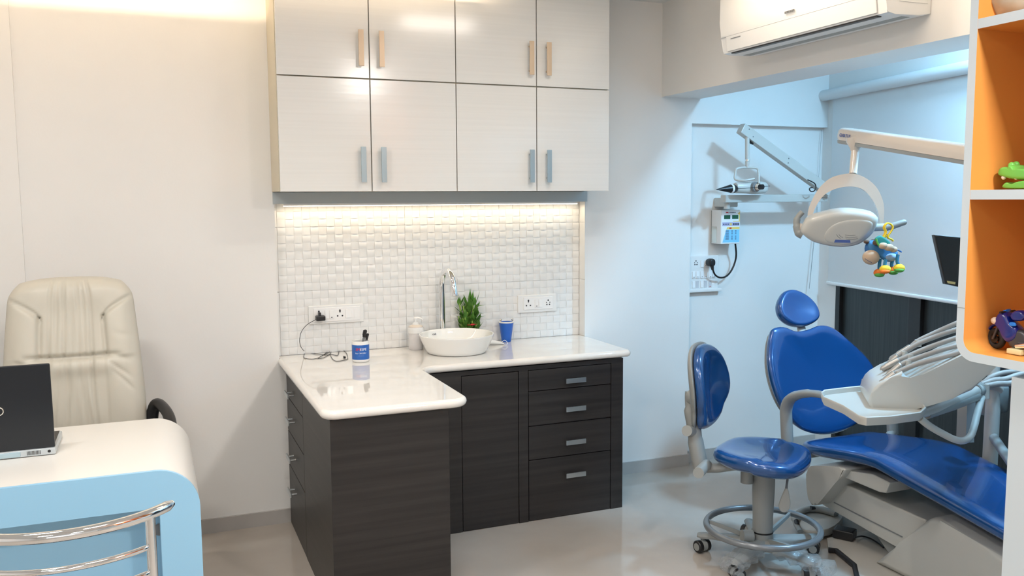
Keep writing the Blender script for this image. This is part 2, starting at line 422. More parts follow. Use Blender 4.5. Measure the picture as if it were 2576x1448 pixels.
# ---- L-shaped quartz worktop with bullnose
def arc2(cx, cy, r, a0, a1, n=8): return [(cx+r*math.cos(math.radians(a0+(a1-a0)*k/n)), cy+r*math.sin(math.radians(a0+(a1-a0)*k/n))) for k in range(n+1)]
x0, x1, xl, yf, yl, yb = .548, 2.252, 1.128, 3.868, 3.172, 4.368
poly = [(x0, yb)] + arc2(x0+.06, yl+.06, .06, 180, 270) + arc2(xl-.07, yl+.07, .07, 270, 360) + arc2(xl+.08, yf-.08, .08, 180, 90, 10) + arc2(x1-.03, yf+.03, .03, 270, 360) + [(x1, yb)]
bm = NB(); pts = [Vector((a, b, 0)) for a, b in poly]; n = len(pts)
def inset(P, d):
    r = []
    for i in range(len(P)):
        if i in (0, len(P)-1): q = P[i]+Vector((d if i == 0 else -d, 0, 0)); r.append(q); continue
        e0 = (P[i]-P[i-1]).normalized(); e1 = (P[(i+1) % len(P)]-P[i]).normalized()
        n0 = Vector((-e0.y, e0.x, 0)); n1 = Vector((-e1.y, e1.x, 0)); nn = (n0+n1).normalized(); r.append(P[i]+nn*d/max(.5, nn.dot(n0)))
    return r
rs = []
for k in range(9):
    a = -pi/2+pi*k/8; d = .018*(1-math.cos(a)); z = .811+.018*math.sin(a)
    rs.append([Vector((p.x, p.y, z)) for p in inset(pts, d)])
rings(bm, rs)
wt = obj('worktop', bm, QUARTZ, None, 40)
tag(wt, 'L-shaped glossy white quartz worktop on the dark base units', 'worktop')
obj('upstand_strip', B(.557, 2.233, 4.3695, 4.4375, .80, .8288), QUARTZ, wt, 0)

# ================================================================ on the worktop
ZT = .8292
def basin():
    c = (1.412, 4.19, ZT)
    t = thing('wash_basin', 'round white ceramic countertop basin in front of the chrome tap', 'basin', c)
    pf = [(.10, 0), (.142, 0), (.152, .004), (.160, .018), (.178, .058), (.189, .086), (.1905, .090), (.190, .0935), (.186, .095), (.182, .093), (.178, .085), (.160, .050), (.130, .026), (.08, .016), (.022, .013), (.022, .012), (.0, .012)]
    obj('bowl', LA([(0, 0)]+pf, c, n=64), CERAM, t, 50)
    obj('drain', LA([(0, .0125), (.021, .0125), (.023, .016), (.018, .019), (0, .0185)], c, n=24), CHROME, t)
    # small maker's mark on the inner wall
    letters('cult', .016, (1.342, 4.343, ZT+.074), (.95, .31, 0), (.1, .16, 1), INK, t, 'maker_mark')
basin()
f = (1.314, 4.395, ZT)
t = thing('tap', 'tall chrome gooseneck tap rising behind the white basin', 'tap', (1.314, 4.34, ZT))
tx, ty = (1.403,4.4,0.9756)[:2]
dirv = Vector((.22, -.975, 0)).normalized()
cpts = [Vector((tx, ty, ZT)), Vector((tx, ty, ZT+.18)), Vector((tx, ty, ZT+.30))]
ctr = Vector((tx, ty, ZT+.312)); R0 = .068; dv = Vector((.16, -.987, 0)).normalized()
path = [Vector((tx, ty, ZT+.02)), Vector((tx, ty, ZT+.15)), Vector((tx, ty, ZT+.28))]
for k in range(0, 15):
    a = pi-k*pi*.94/14
    path.append(ctr+dv*(R0+R0*math.cos(a))+Vector((0, 0, R0*1.35*math.sin(a))))
obj('spout', T(path, .0165, n=20), CHROME, t, 60)
e = path[-1]; dn = (path[-1]-path[-2]).normalized()
obj('spray_head', T([e, e+dn*.004, e+dn*.01, e+dn*.05, e+dn*.055], [.0165, .0172, .018, .019, .015], n=20), CHROME, t, 40)
obj('trigger', T([e+dn*.03-dv*.015, e+dn*.045-dv*.023], [.005, .004], n=10), CHROME, t)
obj('base_flange', LA([(0, 0), (.026, 0), (.026, .006), (.02, .010), (.016, .03), (0, .03)], (tx, ty, ZT)), CHROME, t)

# lucky bamboo
t = thing('bamboo_plant', 'bunched green lucky bamboo with red ribbons behind the basin', 'plant', (1.56, 4.40, ZT))
pc = Vector((1.5567,4.402,0.9019)[:2]+(ZT,))
obj('pot', LA([(0, 0), (.026, 0), (.031, .045), (.032, .05), (.029, .05), (.026, .03), (0, .03)], pc), CERAM, t)
rnd = random.Random(3)
stalks = []
for k in range(26):
    a = k*2.4; r = .028*math.sqrt((k+.5)/26); h = rnd.uniform(.15, .235) if k % 3 else rnd.uniform(.10, .15)
    b = pc+Vector((r*.9*math.cos(a), r*.75*math.sin(a), .03)); tp = b+Vector((r*1.5*math.cos(a), r*.15*math.sin(a), h-.03))
    stalks.append((b, tp)); obj('stalk', T([b, (b+tp)/2, tp], [.0042, .004, .0036], n=7), STALK, t)
def leaf(p, az, el, L, W, m):
    """pointed folded blade"""
    d = Vector((math.cos(az)*math.cos(el), math.sin(az)*math.cos(el), math.sin(el))); u, v = frame(d)
    bm = NB(); L0 = []; prev = None
    for k in range(7):
        s = k/6; wd = W*math.sin(pi*min(1, s*.9+.1))**.8*(1-s**3)+.0003
        q = Vector(p)+d*L*s+Vector((0, 0, -1))*L*.18*s*s*abs(math.cos(el))*1.4
        row = [bm.verts.new(q-u*wd+v*wd*.25), bm.verts.new(q), bm.verts.new(q+u*wd+v*wd*.25)]
        if prev:
            for i in range(2): bm.faces.new((prev[i], prev[i+1], row[i+1], row[i]))
        prev = row
    bmesh.ops.solidify(bm, geom=bm.faces[:], thickness=.0006)
    return obj('leaf', bm, m, t, 60)
for (b, tp) in stalks:
    for j in range(6):
        s = rnd.uniform(.15, 1); p = b.lerp(tp, s)
        leaf(p, rnd.choice((0, pi, -pi/2))+rnd.uniform(-.7, .7), rnd.uniform(.8, 1.4), rnd.uniform(.045, .08), rnd.uniform(.008, .014), LEAF)
for (az, el, L, z) in ((-.2, .3, .06, .20), (-.1, .1, .055, .165), (-.15, .5, .07, .13), (.2, .1, .05, .115), (3.0, .5, .05, .14), (-.3, 1.25, .10, .2), (2.9, 1.2, .1, .2), (-1.4, 1.35, .10, .20), (-1.7, 1.4, .095, .21), (1.2, 1.3, .1, .19)):
    leaf(pc+Vector((math.cos(az)*.03, math.sin(az)*.02, z)), az, el, L, .010, LEAF)
for z in (.105, .058):
    obj('ribbon', T([pc+Vector((.040*math.cos(a), .028*math.sin(a), z)) for a in [2*pi*k/20 for k in range(20)]], .0045, n=8, closed=True, flat=.4), REDR, t)
    obj('bow', BL(pc+Vector((.006, -.034, z+.002)), (.013, .006, .006)), REDR, t)

# soap dispenser
c = (1.2445,4.35,0.835)[:2]+(ZT,)
t = thing('soap_dispenser', 'frosted white pump soap bottle to the left of the basin', 'bottle', c)
obj('bottle', LA([(0, 0), (.034, 0), (.037, .004), (.038, .02), (.038, .085), (.040, .09), (.040, .112), (.036, .118), (0, .118)], c), GLASSB, t, 50)
obj('collar', LA([(.0405, .086), (.0415, .09), (.0415, .11), (.0405, .114)], c, caps=(False, False)), PLAST, t)
obj('shoulder', LA([(0, .118), (.037, .118), (.036, .122), (.017, .129), (0, .129)], c), CREAMP, t, 50, 'cream shoulder of the bottle')
bm = NB(); lathe(bm, [(0, .128), (.017, .128), (.016, .137), (.009, .140), (.006, .142), (.006, .155), (.010, .156), (.010, .164), (0, .166)], c)
tube(bm, [Vector(c)+Vector(v) for v in ((-.006, 0, .160), (.012, -.003, .163), (.028, -.007, .159), (.034, -.008, .152))], [.007, .006, .0045, .004], n=10)
obj('pump', bm, PLAST, t)

# blue tumbler with two metal clips
c = (1.763, 4.385, ZT)
t = thing('blue_cup', 'tall tapered blue cup with a white rim to the right of the basin', 'cup', c)
obj('body', LA([(0, 0), (.024, 0), (.026, .003), (.0395, .105), (.041, .108), (.0365, .108), (.025, .01), (0, .008)], c), CUPB, t, 50)
obj('rim', LA([(.0400, .104), (.0425, .107), (.0420, .111), (.0375, .112), (.0365, .106)], c, caps=(False, False)), PLAST, t)
for dx in (-.034, .034):
    bm = NB(); cyl(bm, Vector(c)+Vector((dx, -.004, .095)), Vector(c)+Vector((dx, -.004, .120)), .0035, n=10); blob(bm, Vector(c)+Vector((dx, -.004, .122)), (.007, .005, .004), n=10)
    obj('clip', bm, SATIN, t)
# paste tube lying down, cord loop at its cap
t = thing('paste_tube', 'white squeeze tube lying behind the basin with a thin cord loop', 'tube', (1.66, 4.31, ZT))
p0 = Vector((1.60, 4.325, ZT+.019)); p1 = Vector((1.715, 4.30, ZT+.012)); rs = []
for s, a, b in ((0, .018, .018), (.15, .019, .017), (.6, .017, .012), (.85, .014, .008), (1, .012, .003)):
    q = p1.lerp(p0, 1-s); u, v = frame(p1-p0); q.z = ZT+b+.0005
    rs.append([q+u*a*math.cos(2*pi*k/16)+Vector((0, 0, 1))*b*math.sin(2*pi*k/16) for k in range(16)])
obj('body', rings(NB(), rs), PLAST, t, 50)
obj('cap', T([p0+(p0-p1)*.0, p0+(p0-p1)*.12], [.012, .011], n=16), PLAST, t)
obj('cord', T(spl([(1.70, 4.30, ZT+.012), (1.715, 4.29, ZT+.024), (1.728, 4.285, ZT+.012), (1.722, 4.275, ZT+.003), (1.705, 4.27, ZT+.003)], 6), .0014, n=6), WHITEP, t)

# mug with pens
c = Vector((.905, 4.128, ZT))
t = thing('pen_mug', 'white mug with a blue printed band holding black pens', 'mug', c)
obj('body', LA([(0, 0), (.036, 0), (.0405, .004), (.041, .01), (.041, .098), (.0395, .101), (.037, .099), (.0365, .008), (0, .006)], c, n=48), CERAM, t, 50)
obj('print_band', LA([(.0411, .014), (.0415, .015), (.0415, .083), (.0411, .084)], c, n=48, caps=(False, False)), MUGB, t)
# curved lettering: each word set on a tangent plane and bent onto the mug wall
def mugtext(s, size, a, z, m, th=.0003):
    o = letters(s, size, (0, 0, 0), (1, 0, 0), (0, 1, 0), m, t, thick=th)
    W = wmat(o); Wi = wmat(t).inverted()
    for v in o.data.vertices:
        q = wmat(t) @ v.co
        an = a+q.x/.0418; rr = .0417+q.z
        v.co = Wi @ Vector((c.x+rr*math.cos(an), c.y+rr*math.sin(an), c.z+z+q.y))
fa = math.atan2(-4.128, -.905)
mugtext('3M', .0195, fa-.34, .063, REDP, .0006)
mugtext('ESPE', .0175, fa+.31, .063, WHITEP)
mugtext('You \u2022 3M ESPE \u2022', .0085, fa+.02, .045, WHITEP)
mugtext('- -- --- -- -', .0065, fa+.06, .034, WHITEP)
def pen(a, b, r, m, lab, fat=None):
    p = thing('pen', lab, 'pen', a, 'pens in the blue-banded mug')
    a = Vector(a); b = Vector(b); d = b-a
    obj('barrel', T([a, a+d*.02, a+d*.75], [r*.5, r, r], n=14), m, p)
    obj('cap', T([a+d*.75, a+d*.755, a+d*.97, b], [r, fat or r*1.15, fat or r*1.15, r*.7], n=14), BLACK, p)
    u, v = frame(d)
    obj('clip', T([a+d*.95-v*r*1.2, a+d*.97-v*r*1.6, a+d*.8-v*r*1.5], .0012, n=6), BLACK, p)
pen(c+Vector((-.005, .012, .012)), c+Vector((.026, -.004, .152)), .0062, GREYD, 'black marker with a rounded cap, tallest in the mug', .0085)
pen(c+Vector((.004, .0, .012)), c+Vector((.038, .0, .133)), .0052, GREYD, 'dark grey square-ended pen in the mug beside the marker')

# ---- switch plates
def holes3(bm, x, y, z, s=1, five=False):
    r = .0042*s
    def hole(px, pz, rr=r): cyl(bm, (px, y-.0002, pz), (px, y+.002, pz), rr, n=10)
    if not five: hole(x, z+.018*s, r*1.15); hole(x, z+.011*s); hole(x-.012*s, z-.010*s); hole(x+.012*s, z-.010*s)
    else: hole(x, z+.014*s); hole(x-.010*s, z+.002*s, r*.7); hole(x+.010*s, z+.002*s, r*.7); hole(x-.008*s, z-.010*s); hole(x+.008*s, z-.010*s)
def rocker(par, x, y, z, w=.019, h=.042, dot=True):
    r = obj('switch', PR([(x-w/2, y, z-h/2), (x-w/2, y, z+h/2), (x-w/2, y-.003, z+h/2), (x-w/2, y-.0055, z-h/2)], (w, 0, 0), bev=.0006), PLASTS, par)
    if dot: obj('indicator', B(x-.004, x+.004, y-.0055, y-.0045, z-h/2+.005, z-h/2+.008), HOLE, r, 0)
t = thing('switch_plate', 'long white switch and socket plate with the charger, left side of the tiles', 'switch', (.852, 4.43, 1.024))
yp = 4.428
obj('plate', B(.712, .992, yp, 4.4445, .979, 1.072, bev=.004), PLAST, t)
obj('frame', B(.738, .972, yp-.004, yp+.002, .990, 1.060, bev=.0015), PLASTS, t)
rocker(t, .803, yp-.004, 1.026, dot=False); rocker(t, .826, yp-.004, 1.026); rocker(t, .912, yp-.004, 1.026, .03, dot=False)
obj('blank_module', B(.941, .966, yp-.0055, yp-.003, 1.003, 1.05), PLASTS, t, 0)
bm = NB(); holes3(bm, .869, yp-.004, 1.026); obj('socket', bm, HOLE, t)
bm = NB(); holes3(bm, .763, yp-.004, 1.026); obj('socket', bm, HOLE, t)
t = thing('switch_plate', 'shorter white switch and socket plate on the right side of the tiles', 'switch', (1.97, 4.43, 1.022))
obj('plate', B(1.851, 2.087, yp, 4.4445, .974, 1.071, bev=.004), PLAST, t)
obj('frame', B(1.884, 2.062, yp-.004, yp+.002, .990, 1.058, bev=.0015), PLASTS, t)
rocker(t, 1.960, yp-.004, 1.024); rocker(t, 1.984, yp-.004, 1.024, dot=False)
bm = NB(); holes3(bm, 1.912, yp-.004, 1.024); obj('socket', bm, HOLE, t)
bm = NB(); holes3(bm, 2.032, yp-.004, 1.024, five=True); obj('socket', bm, HOLE, t)
# charger and its thin lead
t = thing('charger', 'small black plug-in charger with a thin lead coiled beside the mug', 'charger', (.765, 4.40, 1.013))
bm = NB(); box(bm, .742, .789, 4.382, 4.4235, 1.000, 1.026, bev=.006); box(bm, .758, .768, 4.392, 4.4235, 1.02, 1.042, bev=.003)
obj('body', bm, BLACK, t)
obj('cable', T(spl([(.745, 4.40, 1.008)] + [(0.6963,4.4,0.9818), (0.6638,4.39,0.941), (0.6562,4.36,0.8882)] + [(0.703,4.4692,0.8315),(0.7395,4.4072,0.8315),(0.7937,4.3591,0.8315),(0.831,4.5006,0.8315),(0.7268,4.2888,0.8315),(0.6749,4.2958,0.8315),(0.6712,4.3643,0.8315),(0.7058,4.4859,0.8315),(0.763,4.4961,0.8315),(0.8168,4.4535,0.8315),(0.7646,4.3587,0.8315),(0.7271,4.2792,0.8315),(0.7578,4.2891,0.8315),(0.8035,4.3658,0.8315),(0.8309,4.3249,0.8315),(0.8606,4.4336,0.8315),(0.8807,4.4779,0.8315),(0.8882,4.403,0.8315),(0.8713,4.2737,0.8315),(0.8481,4.1893,0.8315),(0.795,4.1696,0.8315),(0.7912,4.2597,0.8315),(0.8022,4.3539,0.8315)], 6), .0015, n=6), BLACK, t)
obj('connector', B(.845, .855, 4.235, 4.258, ZT+.0005, ZT+.009, bev=.002), BLACK, t)
# ================================================================ treatment bay
# ---- wall mounted x-ray unit
t = thing('xray_unit', 'white wall-mounted x-ray arm with a black cone above the control box', 'x-ray machine', (3.15, 4.42, 1.58))
obj('wall_bracket', B(3.12, 3.20, 4.29, 4.4195, 1.545, 1.60, bev=.006), PALE, t)
a = Vector((3.0512,4.22,1.5774)); b = Vector((3.7419,4.22,1.5892))
obj('lower_arm', B(a.x-.01, b.x+.04, 4.195, 4.245, 1.572, 1.616, bev=.005), PALE, t)
obj('bracket_pin', T([(3.085, 4.24, 1.535), (3.085, 4.24, 1.575)], .018), PALE, t)
obj('elbow', T([(b.x+.015, 4.20, 1.60), (b.x+.015, 4.20, 1.69)], .028, n=20), PALE, t)
q0 = Vector((3.1475,4.17,1.9748)); q1 = Vector((3.7437,4.17,1.6411)); d = (q1-q0).normalized(); u = Vector((0, 1, 0)); v = d.cross(u)
ua = obj('upper_arm', B(-.035, (q1-q0).length+.02, -.024, .024, -.030, .030, bev=.005, M=Matrix.Translation(q0) @ Matrix((d, u, v)).transposed().to_4x4()), PALE, t)
if v.z < 0: v = -v
bm = NB()
for s_, k in ((.005, .014), (.05, -.008), (.33, .012), (.34, -.012)): cyl(bm, q0+d*s_+v*k-u*.0235, q0+d*s_+v*k-u*.026, .004, n=10)
obj('screw', bm, GREYD, ua)
obj('cable_gland', T([q0+d*.045-v*.036, q0+d*.085-v*.034], [.010, .004], n=10), BLACK, t)
h0 = Vector((3.1572,4.16,1.9409))
obj('drop_post', T([h0, Vector((3.1605,4.16,1.8066)), Vector((3.1601,4.16,1.7707))], [.0125, .0125, .010], n=18), PALE, t)
obj('chrome_ring', T([(3.1603,4.16,1.8178), (3.1605,4.16,1.8066)], .0145, n=18), CHROME, t)
obj('yoke', T(spl([(3.1665,4.1,1.7063), (3.1056,4.12,1.6954), (3.0809,4.16,1.703), (3.0876,4.17,1.7369), (3.0979,4.17,1.7638), (3.1587,4.16,1.7707), (3.2097,4.14,1.7658), (3.2085,4.12,1.745), (3.1966,4.1,1.7086), (3.1832,4.08,1.6769)], 5), .0065, n=12), PALE, t)
hc = Vector((3.1843,4.15,1.6556)); rs = []
for s, r in ((-.115, .018), (-.112, .026), (-.10, .031), (-.03, .033), (0, .037), (.05, .037), (.085, .033), (.10, .024), (.104, .01)):
    rs.append([hc+Vector((s, r*math.copysign(abs(math.cos(2*pi*k/28))**.75, math.cos(2*pi*k/28)), r*math.copysign(abs(math.sin(2*pi*k/28))**.75, math.sin(2*pi*k/28)))) for k in range(28)])
obj('tube_head', rings(NB(), rs), PALE, t, 45)
cb = Vector((2.9982,4.09,1.6495)); ct = Vector((2.9004,4.09,1.6452))
obj('cone', T([ct, cb], [.001, .0235], n=28), BLACK, t)
obj('cone_ring', T([cb, cb+Vector((.012, 0, 0))], .0245, n=28), WHITEP, t)
obj('cone_flange', T([cb+Vector((.012, 0, 0)), cb+Vector((.018, 0, 0)), cb+Vector((.05, .03, 0))], [.0245, .0245, .02], n=28), BLACK, t)
dc = Vector((3.1814,4.1,1.6594))
obj('dial', T([dc+Vector((0, .03, 0)), dc, dc+Vector((0, -.004, 0))], [.028, .028, .026], n=28), GREYD, t)
obj('dial_hub', T([dc+Vector((.002, -.004, 0)), dc+Vector((.006, -.020, 0))], .019, n=24), CREAMP, t)
obj('knob', T([dc+Vector((.006, -.02, 0)), dc+Vector((.012, -.042, 0))], [.0155, .0145], n=24), BLACK, t)
obj('wire', T([(3.0015,4.08,1.6504), (3.0481,4.06,1.6501), (3.1152,4.06,1.6544), (3.2353,4.05,1.6641)], .0016, n=6), BLACK, t)
obj('curl_cable', T(spl([(3.5699,4.13,1.7012),(3.5966,4.13,1.692),(3.6235,4.13,1.6781),(3.6317,4.13,1.6548),(3.6191,4.13,1.6363),(3.5987,4.13,1.6328),(3.5851,4.13,1.6433),(3.5891,4.13,1.6537),(3.6066,4.13,1.656)], 5), .0035, n=8), BLACK, t)

# ---- control box
t = thing('control_box', 'small white x-ray control box with green displays and a black lead', 'control box', (3.17, 4.42, 1.43))
obj('housing', B(3.100, 3.237, 4.316, 4.4195, 1.328, 1.528, bev=.004), PLAST, t)
fy = 4.3155; X = lambda s: 3.104+s*.130; Z = lambda s: 1.331+s*.194
def pr(name, x0, x1, z0, z1, m, k=0): obj(name, B(X(x0), X(x1), fy-.0008-k*.0004, fy+.0008, Z(z0), Z(z1)), m, t, 0)
pr('front_label', .02, .98, .01, .99, WHITEP)
obj('blue_panel', PR([(X(.06), fy-.0012, Z(.03)), (X(.98), fy-.0012, Z(.03)), (X(.98), fy-.0012, Z(.42)), (X(.26), fy-.0012, Z(.42))], (0, .001, 0)), PBLU, t, 0)
obj('yellow_panel', PR([(X(.26), fy-.0012, Z(.43)), (X(.98), fy-.0012, Z(.43)), (X(.98), fy-.0012, Z(.50)), (X(.32), fy-.0012, Z(.50))], (0, .001, 0)), PYEL, t, 0)
obj('corner_flash', PR([(X(.60), fy-.0012, Z(.66)), (X(.99), fy-.0012, Z(.66)), (X(.99), fy-.0012, Z(.97)), (X(.88), fy-.0012, Z(.90))], (0, .001, 0)), PYEL, t, 0)
pr('lilac_band', .04, .96, .53, .64, LILAC, 1)
for a0 in (.12, .56):
    pr('display_frame', a0-.03, a0+.37, .68, .88, WHITEP, 2); obj('display', B(X(a0), X(a0+.34), fy-.0028, fy, Z(.74), Z(.86), bev=.0008), GREEND, t)
pr('logo_block', .22, .36, .92, .96, REDP, 1)
bm = NB()
for k in range(5): box(bm, X(.42+.07*k), X(.47+.07*k), fy-.0014, fy, Z(.925), Z(.955))
for r_ in range(9):
    z = .38-.033*r_
    for (c0, w_) in ((.22, .18), (.54, .07), (.74, .07)):
        if r_ in (4,) and c0 > .3: continue
        box(bm, X(c0), X(c0+w_), fy-.0018, fy, Z(z), Z(z+.014))
for k in range(3): box(bm, X(.08+.12*k), X(.15+.12*k), fy-.0018, fy, Z(.57), Z(.60))
for k in range(3): box(bm, X(.62+.12*k), X(.70+.12*k), fy-.0018, fy, Z(.555), Z(.615))
obj('printed_lines', bm, INK, t, 0)['kind'] = 'stuff'
pr('button', .45, .55, .55, .62, PYEL, 3); pr('red_window', .42, .54, .445, .485, REDP, 3)
obj('side_plate', B(3.0985, 3.1005, 4.355, 4.405, 1.335, 1.43), SATIN, t, 0)
obj('seam_cap', B(3.098, 3.1005, 4.408, 4.412, 1.33, 1.525), GREYP, t, 0)
obj('lead', T(spl([(3.222, 4.34, 1.33), (3.2452,4.36,1.2598), (3.2423,4.37,1.2066), (3.2146,4.37,1.1572), (3.1808,4.37,1.1297), (3.1337,4.36,1.1252), (3.0922,4.35,1.1419), (3.0676,4.34,1.1719), (3.0616,4.34,1.191)], 6), .0055, n=10), BLACK, t)
pc_ = Vector((3.0667,4.36,1.2179))
obj('plug', pad(NB(), sup(pc_, .021, .024, 2.6, 24, u=(1, 0, 0), v=(0, 0, 1)), (0, -1, 0), .02, .035), BLACK, t)
obj('strain_relief', T([(3.0622,4.345,1.2001), (3.0648,4.34,1.1744)], [.012, .007], n=12), BLACK, t)

# ---- large switchboard
t = thing('switchboard', 'large white switchboard with three rows of switches beside the pillar', 'switch', (3.05, 4.42, 1.15))
obj('plate', B(2.935, 3.145, 4.397, 4.4195, 1.058, 1.257, bev=.004), PLAST, t)
obj('lip', B(2.932, 3.165, 4.385, 4.4195, 1.040, 1.060, bev=.005), PLAST, t)
yb_ = 4.397
bm = NB(); holes3(bm, 2.985, yb_-.001, 1.215, .9, five=True); obj('socket', bm, HOLE, t)
for (x, z, dot) in ((3.028, 1.210, False), (3.052, 1.210, True), *[(2.970+.0262*k+(.006 if k > 1 else 0)+(.006 if k > 3 else 0), 1.145, True) for k in range(6)], (2.970, 1.088, False), (3.028, 1.088, False)):
    rocker(t, x, yb_, z, .020, .040, dot)
for x in (2.996, 3.054, 3.086, 3.110): obj('blank_module', B(x-.010, x+.010, yb_-.002, yb_+.001, 1.066, 1.108), mat('blank_grey', (.60, .60, .62), .4) if x < 3.09 else PLASTS, t, 0)
obj('neon', B(3.083, 3.090, yb_-.004, yb_-.001, 1.070, 1.073), REDP, t, 0)

# ---- air conditioner on the beam
t = thing('air_conditioner', 'white split air conditioner mounted high on the beam', 'air conditioner', (2.72, 3.0, 2.27))
X0 = 2.719; prof = [(X0, 2.275), (2.66, 2.263), (2.545, 2.262), (2.508, 2.266), (2.500, 2.275), (2.492, 2.336), (2.484, 2.338), (2.480, 2.40), (2.482, 2.545), (2.52, 2.575), (X0, 2.575)]
obj('housing', PR([(x if x > 2.5 else x+.006, 2.505, z) for x, z in prof], (0, .99, 0), bev=.004), PLAST, t, 40)
obj('front_panel', PR([(2.4895, 2.51, 2.342), (2.480, 2.51, 2.40), (2.482, 2.51, 2.54), (2.492, 2.51, 2.54), (2.495, 2.51, 2.342)], (0, .98, 0), bev=.001), CERAM, t, 40)
obj('flap', PR([(2.4995, 2.55, 2.272), (2.4910, 2.55, 2.337), (2.496, 2.55, 2.337), (2.505, 2.55, 2.272)], (0, .905, 0), bev=.001), PLAST, t, 40)
obj('outlet_slot', B(2.512, 2.534, 2.56, 3.44, 2.2605, 2.268), BLACK, t, 0)
obj('end_panel', PR([(2.56, 2.503, 2.31), (2.56, 2.503, 2.55), (2.70, 2.503, 2.55), (2.70, 2.503, 2.31)], (0, .0015, 0)), CERAM, t, 0)
obj('seam', B(2.60, 2.64, 2.53, 3.47, 2.2618, 2.2632), GREYP, t, 0)
bm = NB()
by_ = (2.481,3.0074,2.3636)
for k in range(6): box(bm, 2.4775, 2.4815, by_[1]-.03+.010*k, by_[1]-.023+.010*k, by_[2]-.004, by_[2]+.004)
obj('badge', bm, GREYD, t, 0)['kind'] = 'stuff'
by_ = (2.4915,3.3841,2.3231)
obj('print', B(2.4905, 2.4945, by_[1]-.035, by_[1]+.035, by_[2]-.0015, by_[2]+.0015), GREYD, t, 0)

# ---- roller blind
t = thing('roller_blind', 'white roller blind hanging over the dark window', 'blind', (3.85, 4.3, 2.2))
def WV(x, y, z): return WM @ Vector((x, y, z))
obj('roller', T([WV(.04, -.045, 2.222), WV(2.6, -.045, 2.222)], .033, n=24), BLIND, t, 50)
obj('end_cap', T([WV(.03, -.045, 2.222), WV(.045, -.045, 2.222)], .037, n=24), PLAST, t)
obj('bracket', B(.03, .036, -.08, -.001, 2.185, 2.26, bev=.002, M=WM), PLAST, t)
obj('fabric', B(.125, 2.55, -.017, -.0145, 1.075, 2.20, M=WM), BLIND, t, 0)
obj('hem_bar', B(.115, 2.56, -.026, -.008, 1.058, 1.078, bev=.006, M=WM), PLAST, t)
t = thing('blind_cord', 'thin white cord hanging beside the roller blind', 'cord', (3.8842,4.38,2.0069))
obj('cord', T([(3.9015,4.4,2.0186), (3.8724,4.39,1.5392), (3.8218,4.38,1.0357), (3.8221,4.38,1.0256), (3.8831,4.395,1.5391)], .0012, n=6), GREYP, t)

# ---- operating lamp
t = thing('operating_lamp', 'pale dental operating lamp on a long arm over the blue chair', 'lamp', (2.8673,3.0209,1.73))
a0 = Vector((2.8764,3.0869,1.8708)); a1 = Vector((2.7307,2.3185,1.7491)); a1 = a0+(a1-a0)*1.9; d = (a1-a0).normalized(); sd = d.cross(Vector((0, 0, 1))).normalized(); up = sd.cross(d)
rs = []
for s, k in ((-.030, .72), (-.024, .88), (0, 1), (.9, 1.0), (1.3, 1.0)):
    q = a0+d*s; sec = [(-.030, -.020), (-.034, .0), (-.030, .024), (-.018, .034), (.018, .034), (.030, .024), (.034, 0), (.030, -.020)]
    rs.append([q+sd*x*k+up*(z*k) for x, z in sec])
arm = obj('arm', rings(NB(), rs), LAMPW, t, 50)
obj('rear_arm', T([a0+d*1.25, (3.3621,2.6827,0.792)[:2]+(1.84,)], .03, n=16), LAMPW, t)
rs = []
for s in (-.022, 1.3):
    q = a0+d*s; rs.append([q+sd*x+up*z for x, z in ((-.0285, -.021), (.0285, -.021), (.025, -.036), (-.025, -.036))])
obj('arm_underside', rings(NB(), rs), GREYP, t, 40)
fs = -sd if (-sd).dot(Vector((-1, -1, 0))) > 0 else sd
letters('GNATUS', .022, a0+d*.045+fs*.0352+up*.002, d if d.dot(Vector((1, -1, 0))) > 0 else -d, up, LABB, arm)
j0 = Vector((2.8529,3.0058,1.8357)); j1 = Vector((2.8224,2.9816,1.6992))
obj('collar', T([j0+Vector((0, 0, .02)), j0, j0-Vector((0, 0, .022)), j0-Vector((0, 0, .036))], [.040, .038, .024, .019], n=24), LAMPW, t, 50)
obj('stem', T([j0-Vector((0, 0, .03)), j1], [.017, .0165], n=20), LAMPW, t, 50)
# crescent yoke
LC = Vector((2.7546,2.9836,1.4633)); vn = Vector((-.62, -.78, .05)).normalized()
outer = [(2.6562,3.0689,1.5095),(2.6633,3.0665,1.5597),(2.6911,3.0488,1.6302),(2.7262,3.0239,1.676),(2.7626,2.9962,1.6948),(2.8047,2.963,1.6995),(2.8433,2.9312,1.681),(2.8764,2.9024,1.6421),(2.8956,2.8837,1.589),(2.9007,2.8767,1.5433),(2.8977,2.8753,1.4841)]
inner = [(2.886,2.8846,1.484),(2.8838,2.8886,1.5196),(2.8756,2.8977,1.5586),(2.8598,2.9126,1.5965),(2.8348,2.9348,1.6319),(2.7986,2.9644,1.6448),(2.7511,3.0016,1.6363),(2.7114,3.0314,1.6084),(2.6845,3.0495,1.5587),(2.6718,3.0569,1.5164)]
obj('yoke', PR(spl(outer, 5)+spl(inner, 5), vn*-.028, bev=.003), LAMPW, t, 40)
hd = [(2.6097,3.0555,1.456),(2.6106,3.0427,1.4883),(2.6202,3.0254,1.5142),(2.656,2.9903,1.5313),(2.7039,2.9463,1.5464),(2.7482,2.9103,1.548),(2.7818,2.8852,1.5433),(2.815,2.862,1.5343),(2.8376,2.8508,1.5158),(2.8431,2.8533,1.4972),(2.8405,2.8717,1.4537),(2.8249,2.896,1.4221),(2.8039,2.9211,1.3999),(2.7698,2.9519,1.3903),(2.7436,2.9733,1.3892),(2.7118,2.9971,1.3935),(2.6826,3.0175,1.4016),(2.6546,3.0356,1.4129),(2.6287,3.049,1.4327)]
hn = Vector((-.6, -.75, -.28)).normalized()
obj('head_shell', PD(spl(hd, 3, True), hn, .035, .065, steps=10), PALE, t, 60)
